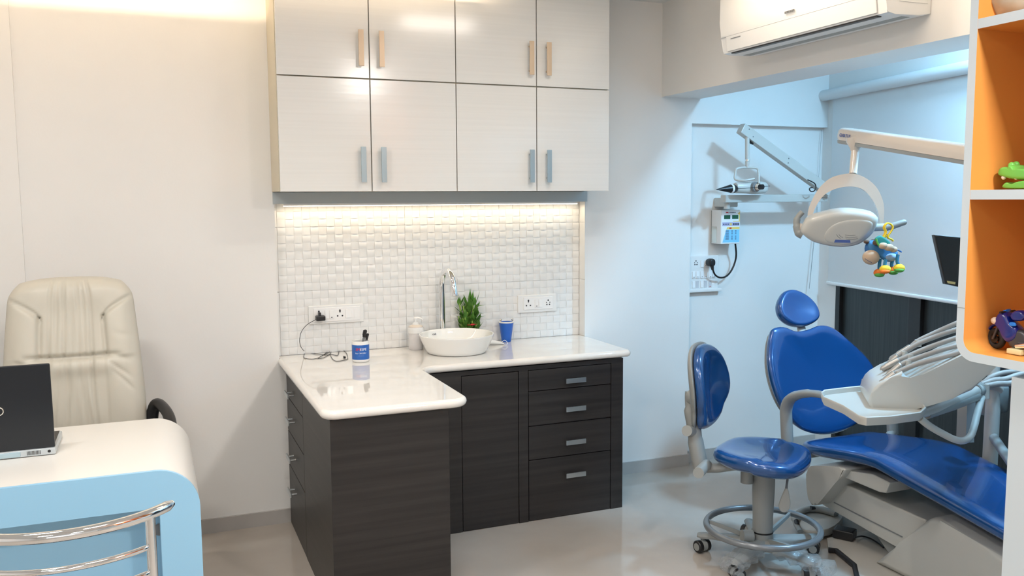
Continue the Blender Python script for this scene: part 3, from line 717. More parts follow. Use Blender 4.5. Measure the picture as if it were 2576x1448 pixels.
ip = [(2.6848,3.002,1.4383),(2.6855,2.9917,1.4643),(2.6988,2.9714,1.4902),(2.7225,2.946,1.5073),(2.7554,2.9166,1.5158),(2.7924,2.887,1.5158),(2.8192,2.8693,1.5057),(2.828,2.8686,1.4888),(2.8249,2.8819,1.4598),(2.8093,2.9053,1.4306),(2.7863,2.9308,1.4114),(2.755,2.9579,1.4059),(2.7161,2.9872,1.4107),(2.6962,2.9993,1.421)]
hp = obj('back_panel', PD([p+hn*.029 for p in spl(ip, 3, True)], hn, .010, .004), PALE, t, 60)
bm = NB()
for arcp in ([(2.7234,2.9659,1.4524),(2.7307,2.9639,1.4421),(2.7397,2.9592,1.4352)], [(2.7309,2.9598,1.4525),(2.7378,2.9575,1.4439),(2.7465,2.9525,1.4387)], [(2.75,2.9451,1.4509),(2.7658,2.9338,1.4475),(2.7828,2.9195,1.4493)], [(2.7519,2.9468,1.4422),(2.7679,2.9356,1.438),(2.7905,2.9159,1.4425)], [(2.7564,2.9465,1.4336),(2.7746,2.9331,1.4303),(2.7933,2.9162,1.4356)]):
    tube(bm, spl([Vector(p)+hn*.0385 for p in arcp], 4), .0014, n=6)
obj('vent_slot', bm, GREYD, hp)
lb = [(2.7246,2.9733,1.4299),(2.7712,2.9365,1.4286),(2.7752,2.9378,1.4165),(2.7234,2.9787,1.4177)]
lbo = obj('label_plate', PR([Vector(p)+hn*.034 for p in lb], hn*.0055), LABB, t, 0)
hL = [(2.6411,3.0763,1.4384),(2.6283,3.0872,1.4488),(2.6234,3.0924,1.4696),(2.6211,3.0958,1.4939),(2.6278,3.0919,1.5165),(2.641,3.0826,1.5355)]
obj('handle', T(spl(hL, 4), [.022]*5+[.019]*5+[.015]*5+[.012]*6, n=16), GREYP, t, 50)
bm = NB(); tube(bm, [(2.8672,2.8985,1.4687),(2.8896,2.8809,1.4705),(2.9044,2.8691,1.4705)], .016, n=16)
obj('handle_socket', bm, PALE, t, 50)
obj('handle', T([(2.9043,2.8689,1.4672),(2.9315,2.848,1.4774),(2.9634,2.8236,1.4926),(2.9683,2.8199,1.4952)], [.0135, .0135, .0125, .008], n=16), GREYP, t, 50)
obj('pivot', T([(2.6311,3.0862,1.4679),(2.6492,3.0716,1.4662),(2.6673,3.0572,1.4645)], [.02, .016, .014], n=16), LAMPW, t, 50)

# ---- plush donkey tied to the lamp handle
t = thing('plush_donkey', 'small blue plush donkey with orange hooves tied to the lamp handle', 'soft toy', (2.8416,2.8097,1.3917))
obj('strap', T(spl([(2.8233,2.8,1.4325),(2.8334,2.7981,1.4539),(2.8281,2.8023,1.4721),(2.8381,2.8,1.4885),(2.8533,2.7936,1.4867),(2.8619,2.7884,1.4718),(2.8518,2.7904,1.4521),(2.8402,2.793,1.4324),(2.8551,2.7858,1.4224),(2.8609,2.7827,1.4157)], 5), .0085, n=10, flat=.45), YEL, t)
obj('strap_tail', T(spl([(2.8429,2.7984,1.4421),(2.8301,2.8022,1.4289),(2.822,2.8045,1.4191),(2.833,2.8007,1.4256)], 4), .007, n=8, flat=.5), YEL, t)
obj('body', PD(spl([(2.7836,2.8462,1.4083),(2.7964,2.842,1.4182),(2.8117,2.8354,1.4147),(2.8293,2.8259,1.3946),(2.8536,2.8148,1.3845),(2.8813,2.8031,1.381),(2.8965,2.7961,1.3742),(2.8988,2.7934,1.3576),(2.8888,2.7957,1.341),(2.8697,2.8021,1.3278),(2.8482,2.8113,1.3313),(2.8302,2.8201,1.3447),(2.8092,2.8302,1.3582),(2.7909,2.8384,1.365),(2.7824,2.8439,1.3833)], 4, True), (-.6, -.8, 0), .035, .035), BLP, t, 80)
obj('muzzle', BL((2.772,2.8118,1.3487), (.034, .034, .031)), TAN, t)
obj('smile', T(spl([(2.7225,2.7938,1.3464),(2.7328,2.7887,1.3381),(2.7476,2.7817,1.3298)], 4), .0012, n=6), INK, t)
obj('head', BL((2.801,2.8363,1.3832), (.030, .030, .036)), BLPD, t)
bm = NB(); blob(bm, (2.7731,2.84,1.4121), (.012, .012, .008)); blob(bm, (2.8299,2.8603,1.4133), (.012, .012, .008)); obj('ear', bm, BROWNP, t)
obj('scarf', PD(spl([(2.7723,2.7982,1.4238),(2.7929,2.7915,1.4401),(2.8138,2.7818,1.4301),(2.8343,2.7713,1.4102),(2.8246,2.7738,1.3972),(2.8066,2.782,1.4039),(2.7938,2.7858,1.3908),(2.7852,2.7907,1.404)], 3, True), (-.6, -.8, 0), .012, .012), TEAL, t, 80)
obj('fringe', T(spl([(2.7648,2.78,1.428),(2.77,2.7757,1.4084),(2.7786,2.7708,1.3952),(2.7845,2.768,1.3919)], 4), .004, n=8), GRP, t)
bm = NB(); blob(bm, (2.7863,2.7964,1.4103), (.018, .016, .012)); obj('mane', bm, BROWNP, t)
bm = NB(); blob(bm, (2.7908,2.7661,1.3984), (.019, .018, .014)); blob(bm, (2.8118,2.7568,1.3918), (.022, .018, .015)); blob(bm, (2.8374,2.7561,1.3829), (.016, .016, .013)); obj('arm_patch', bm, TAN, t)
obj('belly', BL((2.855,2.7887,1.3491), (.030, .028, .018)), mat('pale_blue_plush', (.30, .40, .55), .85), t)
obj('tail', T(spl([(2.8794,2.7819,1.3788),(2.89,2.7772,1.3754),(2.899,2.7728,1.3687)], 4), .003, n=8), BLPD, t)
TEALB = mat('teal_blue_plush', (.03, .20, .36), .8)
lg = obj('leg', T(spl([(2.8224,2.8121,1.3421), (2.818,2.8107,1.3123), (2.8171,2.8089,1.2924)], 4), [.007]*9, n=10), TEALB, t)
bm = NB(); blob(bm, (2.8167,2.808,1.2824), (.023, .023, .018)); blob(bm, (2.8102,2.8011,1.2748), (.020, .020, .010), mi=1)
obj('hoof', bm, [ORP, GRP], lg)
lg = obj('leg', T(spl([(2.7975,2.7573,1.3429), (2.7936,2.7567,1.3233), (2.7946,2.7551,1.3119)], 4), [.007]*9, n=10), TEALB, t)
bm = NB(); blob(bm, (2.7942,2.7542,1.3021), (.023, .023, .018)); blob(bm, (2.7876,2.7474,1.2946), (.020, .020, .010), mi=1)
obj('hoof', bm, [YEL, ORP], lg)
lg = obj('leg', T(spl([(2.8698,2.7918,1.3335), (2.8659,2.7912,1.3136), (2.8715,2.7876,1.3019)], 4), [.007]*9, n=10), TEALB, t)
bm = NB(); blob(bm, (2.8711,2.7867,1.292), (.023, .023, .018)); blob(bm, (2.8645,2.7799,1.2844), (.020, .020, .010), mi=1)
obj('hoof', bm, [ORP, GRP], lg)
lg = obj('leg', T(spl([(2.8532,2.7473,1.3615), (2.849,2.746,1.3337), (2.8558,2.7413,1.3156)], 4), [.007]*9, n=10), TEALB, t)
bm = NB(); blob(bm, (2.8553,2.7404,1.3058), (.023, .023, .018)); blob(bm, (2.8487,2.7336,1.2983), (.020, .020, .010), mi=1)
obj('hoof', bm, [YEL, GRP], lg)
# ---- flat screen seen edge-on behind the shelves
t = thing('monitor', 'dark flat monitor tilted on its arm beside the blind', 'monitor', (2.7743,2.4218,1.367))
mp_ = [(2.6405,2.3783,1.461),(2.7499,2.3321,1.4487),(2.7259,2.3224,1.27),(2.6701,2.3467,1.2834)]
mq = [Vector(p) for p in mp_]; mn = (mq[1]-mq[0]).cross(mq[3]-mq[0]).normalized()
if mn.dot(Vector((-1, -1, 0))) < 0: mn = -mn
mo = obj('panel', PR(mq, -mn*.022, bev=.003), BLACK, t)
obj('screen', PR([q+(sum(mq, Vector())/4-q)*.07+mn*.0008 for q in mq], -mn*.001), mat('dark_screen', (.012, .02, .026), .15), mo, 0)
obj('sticker', PR([(2.6731,2.3412,1.2939),(2.701,2.3293,1.2894),(2.6993,2.329,1.2807),(2.6754,2.3393,1.2852)], -mn*.003), mat('sticker_yellow', (.55, .48, .22), .5), mo, 0)
obj('bracket', T([Vector((2.7397,2.3651,1.3642)), Vector((2.972,2.5008,1.3404)), Vector((3.35,2.7066,1.263))], .014, n=12), GREYP, t)
# ================================================================ blue dental chair
HPM = mat('handpiece_metal', (.42, .40, .37), .38, .7)
PLATE = mat('base_plate_enamel', (.52, .50, .46), .4); STEELG = mat('grey_ring_enamel', (.22, .24, .26), .25, .3)
t = thing('dental_chair', 'blue reclining dental chair with pale grey base and armrests', 'dental chair', (3.0, 2.7, 0))
sec = []
prof = [(3.30, .462, .55, .35), (3.285, .464, .80, .7), (3.25, .468, .93, .95), (3.18, .474, 1, 1), (3.08, .488, 1, 1), (2.97, .505, 1, 1), (2.86, .518, 1, 1), (2.78, .520, 1, 1), (2.70, .508, 1, 1), (2.62, .495, 1, 1), (2.47, .472, .99, 1), (2.29, .442, .97, 1), (2.13, .414, .95, 1), (1.95, .38, .93, 1), (1.80, .35, .9, 1), (1.70, .33, .85, .95), (1.66, .322, .7, .7), (1.64, .318, .45, .3)]
rs = []
for i, (y, z, ws, ts) in enumerate(prof):
    a = prof[max(0, i-1)]; b = prof[min(len(prof)-1, i+1)]; dy = b[0]-a[0]; dz = b[1]-a[1]; L = math.hypot(dy, dz); ny, nz = dz/L, -dy/L
    ring = []
    for k in range(40):
        th = 2*pi*k/40; c_, s_ = math.cos(th), math.sin(th)
        x = .245*ws*math.copysign(abs(c_)**.5, c_); h = .046*ts*math.copysign(abs(s_)**.75, s_)-.046
        if s_ > 0: h -= .022*ts*(1-(x/.245)**2)
        ring.append((3.045+x, y+ny*h, z+nz*h))
    rs.append(ring)
obj('seat_cushion', rings(NB(), rs), BLUE, t, 60)
bn = Vector((.05, -.946, .309)).normalized()
bo = [(2.8283,3.4913,0.954),(2.8928,3.4958,0.9574),(2.9663,3.4911,0.9314),(3.048,3.4962,0.9336),(3.1347,3.5059,0.9494),(3.214,3.5046,0.9323),(3.296,3.489,0.8713),(3.3892,3.4664,0.7871),(3.4379,3.4476,0.7217),(3.4454,3.431,0.6696),(3.4114,3.4039,0.5922),(3.3358,3.3713,0.5048),(3.2375,3.3508,0.4579),(3.1078,3.3364,0.4347),(2.9992,3.3322,0.4395),(2.9062,3.3362,0.4666),(2.8429,3.3489,0.5157),(2.7877,3.3718,0.5948),(2.7597,3.4024,0.6932),(2.7578,3.4333,0.7879),(2.7787,3.4626,0.8742),(2.8046,3.4818,0.929)]
obj('backrest', PD(spl(bo, 4, True), bn, .022, .055, dish=.030, steps=10), BLUE, t, 60)
bs = [Vector(p)-bn*.05 for p in bo]; cc = sum(bs, Vector())/len(bs)
obj('back_shell', PD(spl([cc+(p-cc)*.93 for p in bs], 4, True), bn, .01, .03), GREYP, t, 60)
ho = [(2.9582,3.6195,1.0708),(3.0091,3.64,1.1136),(3.0749,3.6424,1.1187),(3.1409,3.6277,1.0879),(3.1844,3.6039,1.0381),(3.1887,3.5802,0.9885),(3.154,3.5661,0.959),(3.0749,3.5571,0.9401),(3.0001,3.5619,0.9502),(2.9502,3.5789,0.9858),(2.94,3.5985,1.0269)]
hn_ = Vector((0, -.90, .43)).normalized()
obj('headrest', PD(spl(ho, 5, True), hn_, .030, .045, dish=.022, steps=10), BLUE, t, 60)
obj('headrest_bar', T([(3.1346,3.6642,0.9666), (3.0651,3.5564,0.912), (3.0503,3.5013,0.8493)], .022, n=14, flat=.4), PALE, t)
# armrests
ar = [(2.72,3.2348,0.4257),(2.72,3.2399,0.4874),(2.72,3.2483,0.5617),(2.72,3.2502,0.6127),(2.72,3.2297,0.6588),(2.72,3.1818,0.6914),(2.72,3.1084,0.7157),(2.72,3.037,0.7268),(2.72,3.0069,0.7276)]
obj('armrest', T(spl(ar, 5), [.031]*21+[.029]*5+[.026]*5+[.022]*9+[.015], n=18, flat=.75), GREYP, t, 60)
ar2 = [(3.37, p[1], p[2]) for p in ar]
obj('armrest', T(spl(ar2, 5), [.031]*21+[.029]*5+[.026]*5+[.022]*9+[.015], n=18, flat=.75), GREYP, t, 60)
obj('arm_bracket', T([(2.72, ar[0][1], .44), (2.80, ar[0][1]-.02, .395), (3.3, ar[0][1]-.02, .395), (3.37, ar[0][1], .44)], .022, n=12), GREYP, t)
obj('hinge_cover', PR(spl([(2.8,3.1935,0.3279),(2.8,3.1648,0.3514),(2.8,3.049,0.3844),(2.8,2.9676,0.4003),(2.8,2.9522,0.3829),(2.8,3.0083,0.315),(2.8,3.1005,0.2002),(2.8,3.1362,0.1714),(2.8,3.1683,0.1724),(2.8,3.1901,0.2424)], 3, True), (.46, 0, 0), bev=.012), PALE, t, 40)
obj('seat_box', PR([(2.835,3.024,0.3724),(2.835,2.8237,0.409),(2.835,2.7281,0.3992),(2.835,2.7474,0.3482),(2.835,2.7823,0.3407),(2.835,3.0178,0.3446)], (.36, 0, 0), bev=.006), PALE, t, 40)
obj('lift_arm', PR([(2.885,3.0697,0.2927),(2.885,2.5785,0.2805),(2.885,2.6307,0.1049),(2.885,2.7439,0.1142),(2.885,3.1835,0.1496)], (.26, 0, 0), bev=.008), PALE, t, 40)
obj('arm_seam', PR([(2.882,3.0978,0.1895),(2.882,2.694,0.1699),(2.882,2.696,0.1657),(2.882,3.1002,0.1849)], (.01, 0, 0)), GREYD, t, 0)
obj('lower_arm', PR([(2.93,3.0905,0.1201),(2.93,2.8827,0.1048),(2.93,2.8229,0.0522),(2.93,2.7543,0.014),(2.93,2.6092,0.0714),(2.93,2.6126,0.1388)], (.2, 0, 0), bev=.004), GREYP, t, 40)
bp_ = [(2.83,2.8022,0.0048),(2.83,2.6607,0.1644),(2.83,2.539,0.3024),(2.83,2.5144,0.3191),(2.83,2.4878,0.3282),(2.83,2.4611,0.3276),(2.83,2.3252,0.3074),(2.83,2.172,0.2793)]
bpoly = [Vector(p) for p in bp_]; bpoly[0].z = .03
bpoly += [Vector((2.83, 2.02, .22)), Vector((2.83, 1.95, .16)), Vector((2.83, 1.95, .021))]; bpoly[0].z = .021
bb = obj('base_housing', PR(bpoly, (.36, 0, 0), bev=.03), PALE, t, 45)
bm = NB()
for k in range(4): box(bm, 2.8285, 2.8315, 2.16+.004*k, 2.215+.004*k, .195-.022*k, .200-.022*k)
obj('vent_slot', bm, GREYD, bb, 0)
fp = [(2.7702,3.0027,0.01),(2.7966,2.9816,0.01),(2.7516,2.8227,0.01),(2.6782,2.7319,0.01),(2.5964,2.5734,0.01)]
pl = [Vector((p[0], p[1], .001)) for p in fp]+[Vector((2.72, 1.9, .001)), Vector((3.35, 1.9, .001)), Vector((3.35, 3.1, .001)), Vector((2.85, 3.1, .001))]
obj('floor_plate', PR(pl, (0, 0, .019)), PLATE, t, 0)
obj('plate_edge', T([(p[0], p[1], .013) for p in fp], .012, n=8), BLACKR, t)

# foot controls
t = thing('foot_control', 'grey curved-handle foot control standing on the floor behind the stool', 'foot control', (3.024,3.379,-0))
obj('handle', T(spl([(2.7224,3.133,0.06),(2.7646,3.2128,0.06),(2.8262,3.2886,0.06),(2.8952,3.3357,0.06),(2.9613,3.3497,0.06),(3.0111,3.316,0.06),(3.0362,3.2451,0.06)], 5), [.014]*8+[.02]*12+[.024]*11, n=14, flat=.6), GREYP, t, 60)
obj('body', PR(spl([(2.7867,3.2176,0.012),(2.7807,3.1559,0.012),(2.8488,3.1266,0.012),(2.9956,3.1828,0.012),(3.128,3.299,0.012),(3.1213,3.3749,0.012),(3.0216,3.4056,0.012),(2.8956,3.34,0.012)], 3, True), (0, 0, .035), bev=.01), PALE, t, 40)
obj('pad', T([(2.9318,3.3054,0.085), (2.9496,3.2977,0.085)], [.018, .014], n=14, flat=.5), BLACK, t)
obj('button', T([(2.7743,3.2247,0.07), (2.756,3.1944,0.06)], .012, n=12), BLACK, t)
t = thing('foot_pedal', 'small black foot pedal with a cord lying under the dental chair', 'foot pedal', (2.9632,3.121,0))
pd_ = [Vector((p[0], p[1], .0205)) for p in [(2.8717,3.0896,0.02),(2.9196,3.0121,0.02),(2.9783,3.049,0.02),(2.9306,3.1281,0.02)]]
obj('body', PR(pd_, (0, 0, .045), bev=.008), BLACK, t, 40)
obj('cord', T(spl([Vector((2.9135,2.9947,0.05)), Vector((2.9766,3.0158,0.04)), Vector((3.0111,2.9971,0.03)), Vector((3.0113,2.949,0.025)), Vector((2.9979,2.9073,0.024))], 5), .0035, n=8), BLACK, t)

# ================================================================ stool
t = thing('dental_stool', 'blue wheeled operator stool with backrest and grey foot ring', 'stool', (2.42, 3.05, 0))
SC = Vector((2.405, 3.03, .477)); fn_ = Vector((.55, -.83, 0)).normalized(); sn_ = Vector((.83, .55, 0)).normalized()
ol = []
for (a_, b_) in ((0, .195), (.09, .19), (.165, .165), (.205, .11), (.213, .04), (.20, -.05), (.17, -.12), (.11, -.175), (0, -.19), (-.11, -.175), (-.17, -.12), (-.20, -.05), (-.213, .04), (-.205, .11), (-.165, .165), (-.09, .19)):
    ol.append(SC+sn_*a_+fn_*b_)
def saddle(p):
    q = p-SC; a_ = q.dot(sn_)/.21; b_ = q.dot(fn_)/.19
    return p+Vector((0, 0, .018*a_*a_*(.4+.6*(b_ < .2))-.014*max(0, b_)**2*(1-a_*a_)+.012*max(0, -b_)**2))
obj('seat', PD(spl(ol, 4, True), (0, 0, 1), .038, .040, dish=.012, steps=10, fn=saddle), BLUE, t, 60)
obj('seat_plate', T([SC-Vector((0, 0, .045)), SC-Vector((0, 0, .032))], [.09, .13], n=28), GREYD, t)
cx = Vector((2.447, 3.06, 0))
def zc(z): return cx+Vector((0, 0, z))
obj('column', LA([(0, .13), (.044, .13), (.044, .20), (.046, .25), (.048, .30), (.049, .34), (.049, .41), (0, .41)], cx, n=32), GREYP, t, 50)
obj('piston', T([zc(.40), zc(.445)], .028), GREYD, t)
obj('collar_ring', T([zc(.128), zc(.134)], .047, n=28), BLACK, t); obj('collar_ring', T([zc(.407), zc(.412)], .0505, n=28), BLACK, t)
obj('hub', LA([(0, .055), (.046, .055), (.050, .07), (.045, .13), (0, .13)], cx, n=32), GREYP, t, 50)
obj('foot_ring', T([zc(.150)+Vector((.243*math.cos(2*pi*k/64), .243*math.sin(2*pi*k/64), 0)) for k in range(64)], .0145, n=14, closed=True), STEELG, t, 80)
for an in (139, 259, 19):
    a_ = math.radians(an); r_ = Vector((math.cos(a_), math.sin(a_), 0)); s_ = Vector((-r_.y, r_.x, 0))
    obj('ring_stay', PR([zc(.085)+r_*.04, zc(.11)+r_*.04, zc(.160)+r_*.240, zc(.145)+r_*.240], s_*.012, bev=.001), GREYP, t)
for an in (137, 209, 281, 353, 65):
    a_ = math.radians(an); r_ = Vector((math.cos(a_), math.sin(a_), 0)); s_ = Vector((-r_.y, r_.x, 0)); rs = []
    for s, wd, z0, z1 in ((.03, .042, .055, .105), (.10, .034, .066, .098), (.20, .025, .070, .090), (.27, .022, .068, .086), (.285, .014, .070, .083)):
        rs.append([zc(z0)+r_*s+s_*wd*.9, zc((z0+z1)/2)+r_*s+s_*wd, zc(z1)+r_*s+s_*wd*.6, zc(z1+.002)+r_*s, zc(z1)+r_*s-s_*wd*.6, zc((z0+z1)/2)+r_*s-s_*wd, zc(z0)+r_*s-s_*wd*.9])
    lg = obj('leg', rings(NB(), rs), GREYP, t, 50)
    ce = zc(.028)+r_*.262; bm = NB()
    wd = Vector((math.cos(a_+.9), math.sin(a_+.9), 0)); 
    for sg in (-1, 1): tube(bm, [ce+wd*sg*.010, ce+wd*sg*.014, ce+wd*sg*.030, ce+wd*sg*.034], [.024, .028, .028, .024], n=22)
    obj('castor', bm, BLACK, lg, 40)
    bm = NB(); tube(bm, [ce+wd*-.036, ce+wd*.036], .017, n=18); tube(bm, [ce+wd*-.014, ce+wd*.014], .026, n=20); cyl(bm, ce, ce+Vector((0, 0, .048)), .008, n=10)
    obj('castor_fork', bm, GREYP, lg, 40)
obj('tension_knob', T([zc(.115)+Vector((-.055, .0, 0)), zc(.118)+Vector((-.10, .012, 0))], .028, n=20), GREYP, t)
obj('mechanism', T([zc(.355)+Vector((-.075, .02, 0)), zc(.41)+Vector((-.075, .02, 0))], .027, n=20), GREYP, t)
l0 = (2.4591,2.9154,0.43); l1 = (2.4278,2.8883,0.38)
obj('lever', T([l0, l1], .005, n=8), GREYD, t)
obj('lever_paddle', PD(spl([Vector(p) for p in [(2.5093,2.9905,0.341),(2.5172,2.9846,0.3418),(2.5232,2.9801,0.3085),(2.5279,2.9766,0.2714),(2.5218,2.9812,0.2422),(2.5087,2.9909,0.23),(2.494,3.002,0.2356),(2.4882,3.0063,0.2602),(2.4955,3.0009,0.2967)]], 4, True), (-.6, -.8, 0), .006, .006), PALE, t, 60)
# back support: knob, post and padded backrest
bnrm = Vector((.55, -.83, 0)).normalized()
k0 = (2.1006,3.0529,0.4406); k1 = (2.2152,3.1572,0.4332)
obj('adjuster_knob', T([k0, k1], .0235, n=24), GREYP, t)
obj('back_beam', T([Vector((2.2098,3.179,0.4133)), Vector((2.2524,3.1299,0.4221)), Vector((2.2953,3.0607,0.4471)), SC-Vector((0, 0, .055))], .03, n=14, flat=.7), GREYP, t)
obj('back_post', T(spl([(2.2145,3.1977,0.4037),(2.2057,3.2077,0.4618),(2.197,3.218,0.5234),(2.1919,3.2278,0.5938),(2.1836,3.2389,0.6641),(2.1827,3.245,0.7169),(2.1855,3.2468,0.7433)], 4), [.040]*9+[.036]*8+[.027]*8, n=16, flat=.85), GREYP, t, 60)
bm = NB(); blob(bm, (2.1749,3.2274,0.7249), (.024, .024, .032)); obj('post_cap', bm, GREYP, t, 60)
obj('side_knob', T([(2.1243,3.179,0.5896), (2.1715,3.2125,0.5762)], .024, n=20), GREYP, t)
BC = Vector((2.242, 3.235, .765)); ob = []
sv = Vector((.83, .55, 0)).normalized()
for a_, z_ in ((0, .19), (.075, .178), (.13, .135), (.158, .07), (.165, .0), (.15, -.055), (.118, -.10), (.10, -.145), (.06, -.178), (0, -.19), (-.06, -.178), (-.10, -.145), (-.118, -.10), (-.15, -.055), (-.165, .0), (-.158, .07), (-.13, .135), (-.075, .178)):
    ob.append(BC+sv*a_+Vector((0, 0, z_)))
def curve_(p):
    q = p-BC; a_ = q.dot(sv)/.165; return p+bnrm*(.034*a_*a_+.012*math.cos((q.z+.07)/.19*2.2))
obj('backrest', PD(spl(ob, 4, True), bnrm, .046, .012, dish=.024, steps=10, fn=curve_), BLUE, t, 60)
obj('backrest_shell', PD(spl([BC-bnrm*.018+(p-BC)*1.035 for p in ob], 4, True), bnrm, .010, .022, fn=curve_), GREYP, t, 60)
# plastic film wrapped round the front legs
fm = thing('plastic_film', 'crumpled clear plastic film wrapped over the front of the stool base', 'film', (2.42, 2.86, .03))
rnd = random.Random(5)
for (an, s0, s1) in ((281, .10, .36), (209, .10, .34)):
    a_ = math.radians(an); r_ = Vector((math.cos(a_), math.sin(a_), 0)); s_ = Vector((-r_.y, r_.x, 0)); rs = []
    for i in range(12):
        s = s0+(s1-s0)*i/11; R_ = .040+.010*math.sin(i*2.1); rs.append([zc(.078)+r_*s+(s_*math.cos(2*pi*k/18)*1.25+Vector((0, 0, 1))*math.sin(2*pi*k/18)*.75)*R_*(1+rnd.uniform(-.10, .10)) for k in range(18)])
    obj('sleeve', rings(NB(), rs, cap0=False, cap1=False), FILM, fm, 30)

# ================================================================ instrument delivery unit
UN = (-.6, -.8, 0); un = Vector(UN); P0 = (2.42, 2.465, .84); back = -un
t = thing('instrument_unit', 'pale grey dental instrument unit with tray and five handpieces over the blue seat', 'dental unit', (2.6, 2.5, .84))
bo_ = [(2.4332,2.4551,0.8426),(2.4401,2.45,0.8746),(2.4483,2.4438,0.8975),(2.4609,2.4343,0.9147),(2.4909,2.4118,0.9373),(2.5238,2.3872,0.9613),(2.5421,2.3734,0.9239),(2.5818,2.3436,0.9571),(2.6747,2.274,1.0262),(2.7604,2.2097,1.0936),(2.8021,2.1784,1.0696),(2.7982,2.1814,1.038),(2.7672,2.2046,0.989),(2.7112,2.2466,0.9032),(2.662,2.2835,0.8709),(2.6046,2.3266,0.8421),(2.5484,2.3687,0.8175),(2.4498,2.4427,0.7972),(2.4405,2.4496,0.8146)]
obj('housing', PR(bo_, back*.27, bev=.012), PALE, t, 45)
tr = [(2.3836,2.6525,0.835),(2.4245,2.6807,0.835),(2.5434,2.6834,0.835),(2.6831,2.6784,0.835),(2.7939,2.6624,0.835),(2.7244,2.5163,0.835),(2.5574,2.3062,0.835),(2.4784,2.2577,0.835),(2.3388,2.2578,0.835),(2.2517,2.2782,0.835),(2.2431,2.306,0.835),(2.3021,2.4455,0.835),(2.3347,2.5846,0.835)]
c_ = sum((Vector(p) for p in tr), Vector())/len(tr); rs = []
for s, z in ((.90, -.026), (.97, -.022), (1, .0), (1.0, .008), (.985, .011), (.965, .008), (.955, -.010), (.2, -.012)):
    rs.append([c_+(Vector(p)-c_)*s+Vector((0, 0, z)) for p in tr])
obj('tray', rings(NB(), rs), PALE, t, 40)
# five instruments lying side by side on the sloping top, hoses running back
h_ = [Vector(p) for p in [(2.4836,2.4548,0.9072),(2.4976,2.4443,0.9201),(2.5253,2.4235,0.9501)]]; k_ = [Vector(p) for p in [(2.5361,2.4155,0.9567),(2.5766,2.3851,0.9826),(2.6296,2.3453,1.0075),(2.6925,2.2982,1.0341),(2.7543,2.2518,1.0646),(2.7884,2.2262,1.0691),(2.7997,2.2178,1.0435)]]
obj('handpiece', T([h_[0], h_[0].lerp(h_[1], .3), h_[1], h_[1].lerp(h_[2], .1), h_[1].lerp(h_[2], .95), h_[2]], [.007, .0115, .011, .013, .013, .010], n=18), HPM, t, 40)
obj('hose', T(spl([h_[2]]+k_, 5), .0095, n=10), HOSE, t, 60)
obj('rest', T([k_[0]-Vector((0, 0, .022)), k_[0]+Vector((0, 0, .004))], .013, n=12), PALE, t, 40)
h_ = [Vector(p) for p in [(2.5226,2.488,0.9096),(2.5422,2.4734,0.9305),(2.5786,2.446,0.9749)]]; k_ = [Vector(p) for p in [(2.597,2.4323,0.9879),(2.6454,2.3959,1.0143),(2.6988,2.3559,1.0407),(2.7622,2.3084,1.0643),(2.8143,2.2693,1.0842),(2.8288,2.2584,1.0614),(2.8402,2.2499,1.0355)]]
obj('handpiece', T([h_[0], h_[0].lerp(h_[1], .3), h_[1], h_[1].lerp(h_[2], .1), h_[1].lerp(h_[2], .95), h_[2]], [.007, .0115, .011, .013, .013, .010], n=18), HPM, t, 40)
obj('hose', T(spl([h_[2]]+k_, 5), .0095, n=10), HOSE, t, 60)
obj('rest', T([k_[0]-Vector((0, 0, .022)), k_[0]+Vector((0, 0, .004))], .013, n=12), PALE, t, 40)
h_ = [Vector(p) for p in [(2.5586,2.5235,0.943),(2.5719,2.5136,0.9545),(2.6082,2.4863,0.9824)]]; k_ = [Vector(p) for p in [(2.6389,2.4633,1.0023),(2.6825,2.4307,1.0302),(2.7364,2.3902,1.0598),(2.7898,2.3501,1.0861),(2.8426,2.3106,1.1121),(2.8692,2.2906,1.0537),(2.8807,2.282,1.0274)]]
obj('handpiece', T([h_[0], h_[0].lerp(h_[1], .3), h_[1], h_[1].lerp(h_[2], .1), h_[1].lerp(h_[2], .95), h_[2]], [.007, .0115, .011, .013, .013, .010], n=18), HPM, t, 40)
obj('hose', T(spl([h_[2]]+k_, 5), .0095, n=10), HOSE, t, 60)
obj('rest', T([k_[0]-Vector((0, 0, .022)), k_[0]+Vector((0, 0, .004))], .013, n=12), PALE, t, 40)
h_ = [Vector(p) for p in [(2.5936,2.5598,0.929),(2.6158,2.5432,0.9552),(2.6422,2.5234,0.9907)]]; k_ = [Vector(p) for p in [(2.6588,2.5109,1.0054),(2.6972,2.4821,1.0396),(2.7521,2.4409,1.0727),(2.8172,2.3921,1.1057),(2.8708,2.3519,1.1319),(2.9095,2.3229,1.046),(2.9212,2.3141,1.0194)]]
obj('handpiece', T([h_[0], h_[0].lerp(h_[1], .3), h_[1], h_[1].lerp(h_[2], .1), h_[1].lerp(h_[2], .95), h_[2]], [.007, .0115, .011, .013, .013, .010], n=18), HPM, t, 40)
obj('hose', T(spl([h_[2]]+k_, 5), .0095, n=10), HOSE, t, 60)
obj('rest', T([k_[0]-Vector((0, 0, .022)), k_[0]+Vector((0, 0, .004))], .013, n=12), PALE, t, 40)
h_ = [Vector(p) for p in [(2.6576,2.5806,0.9628),(2.6801,2.5636,0.9829),(2.7182,2.5351,1.0176)]]; k_ = [Vector(p) for p in [(2.7381,2.5202,1.042),(2.777,2.491,1.0701),(2.8156,2.4621,1.0964),(2.8702,2.4211,1.1308),(2.9244,2.3805,1.1602),(2.9539,2.3583,1.0375),(2.9658,2.3494,1.0105)]]
obj('handpiece', T([h_[0], h_[0].lerp(h_[1], .3), h_[1], h_[1].lerp(h_[2], .1), h_[1].lerp(h_[2], .95), h_[2]], [.007, .0115, .011, .013, .013, .010], n=18), HPM, t, 40)
obj('hose', T(spl([h_[2]]+k_, 5), .0095, n=10), HOSE, t, 60)
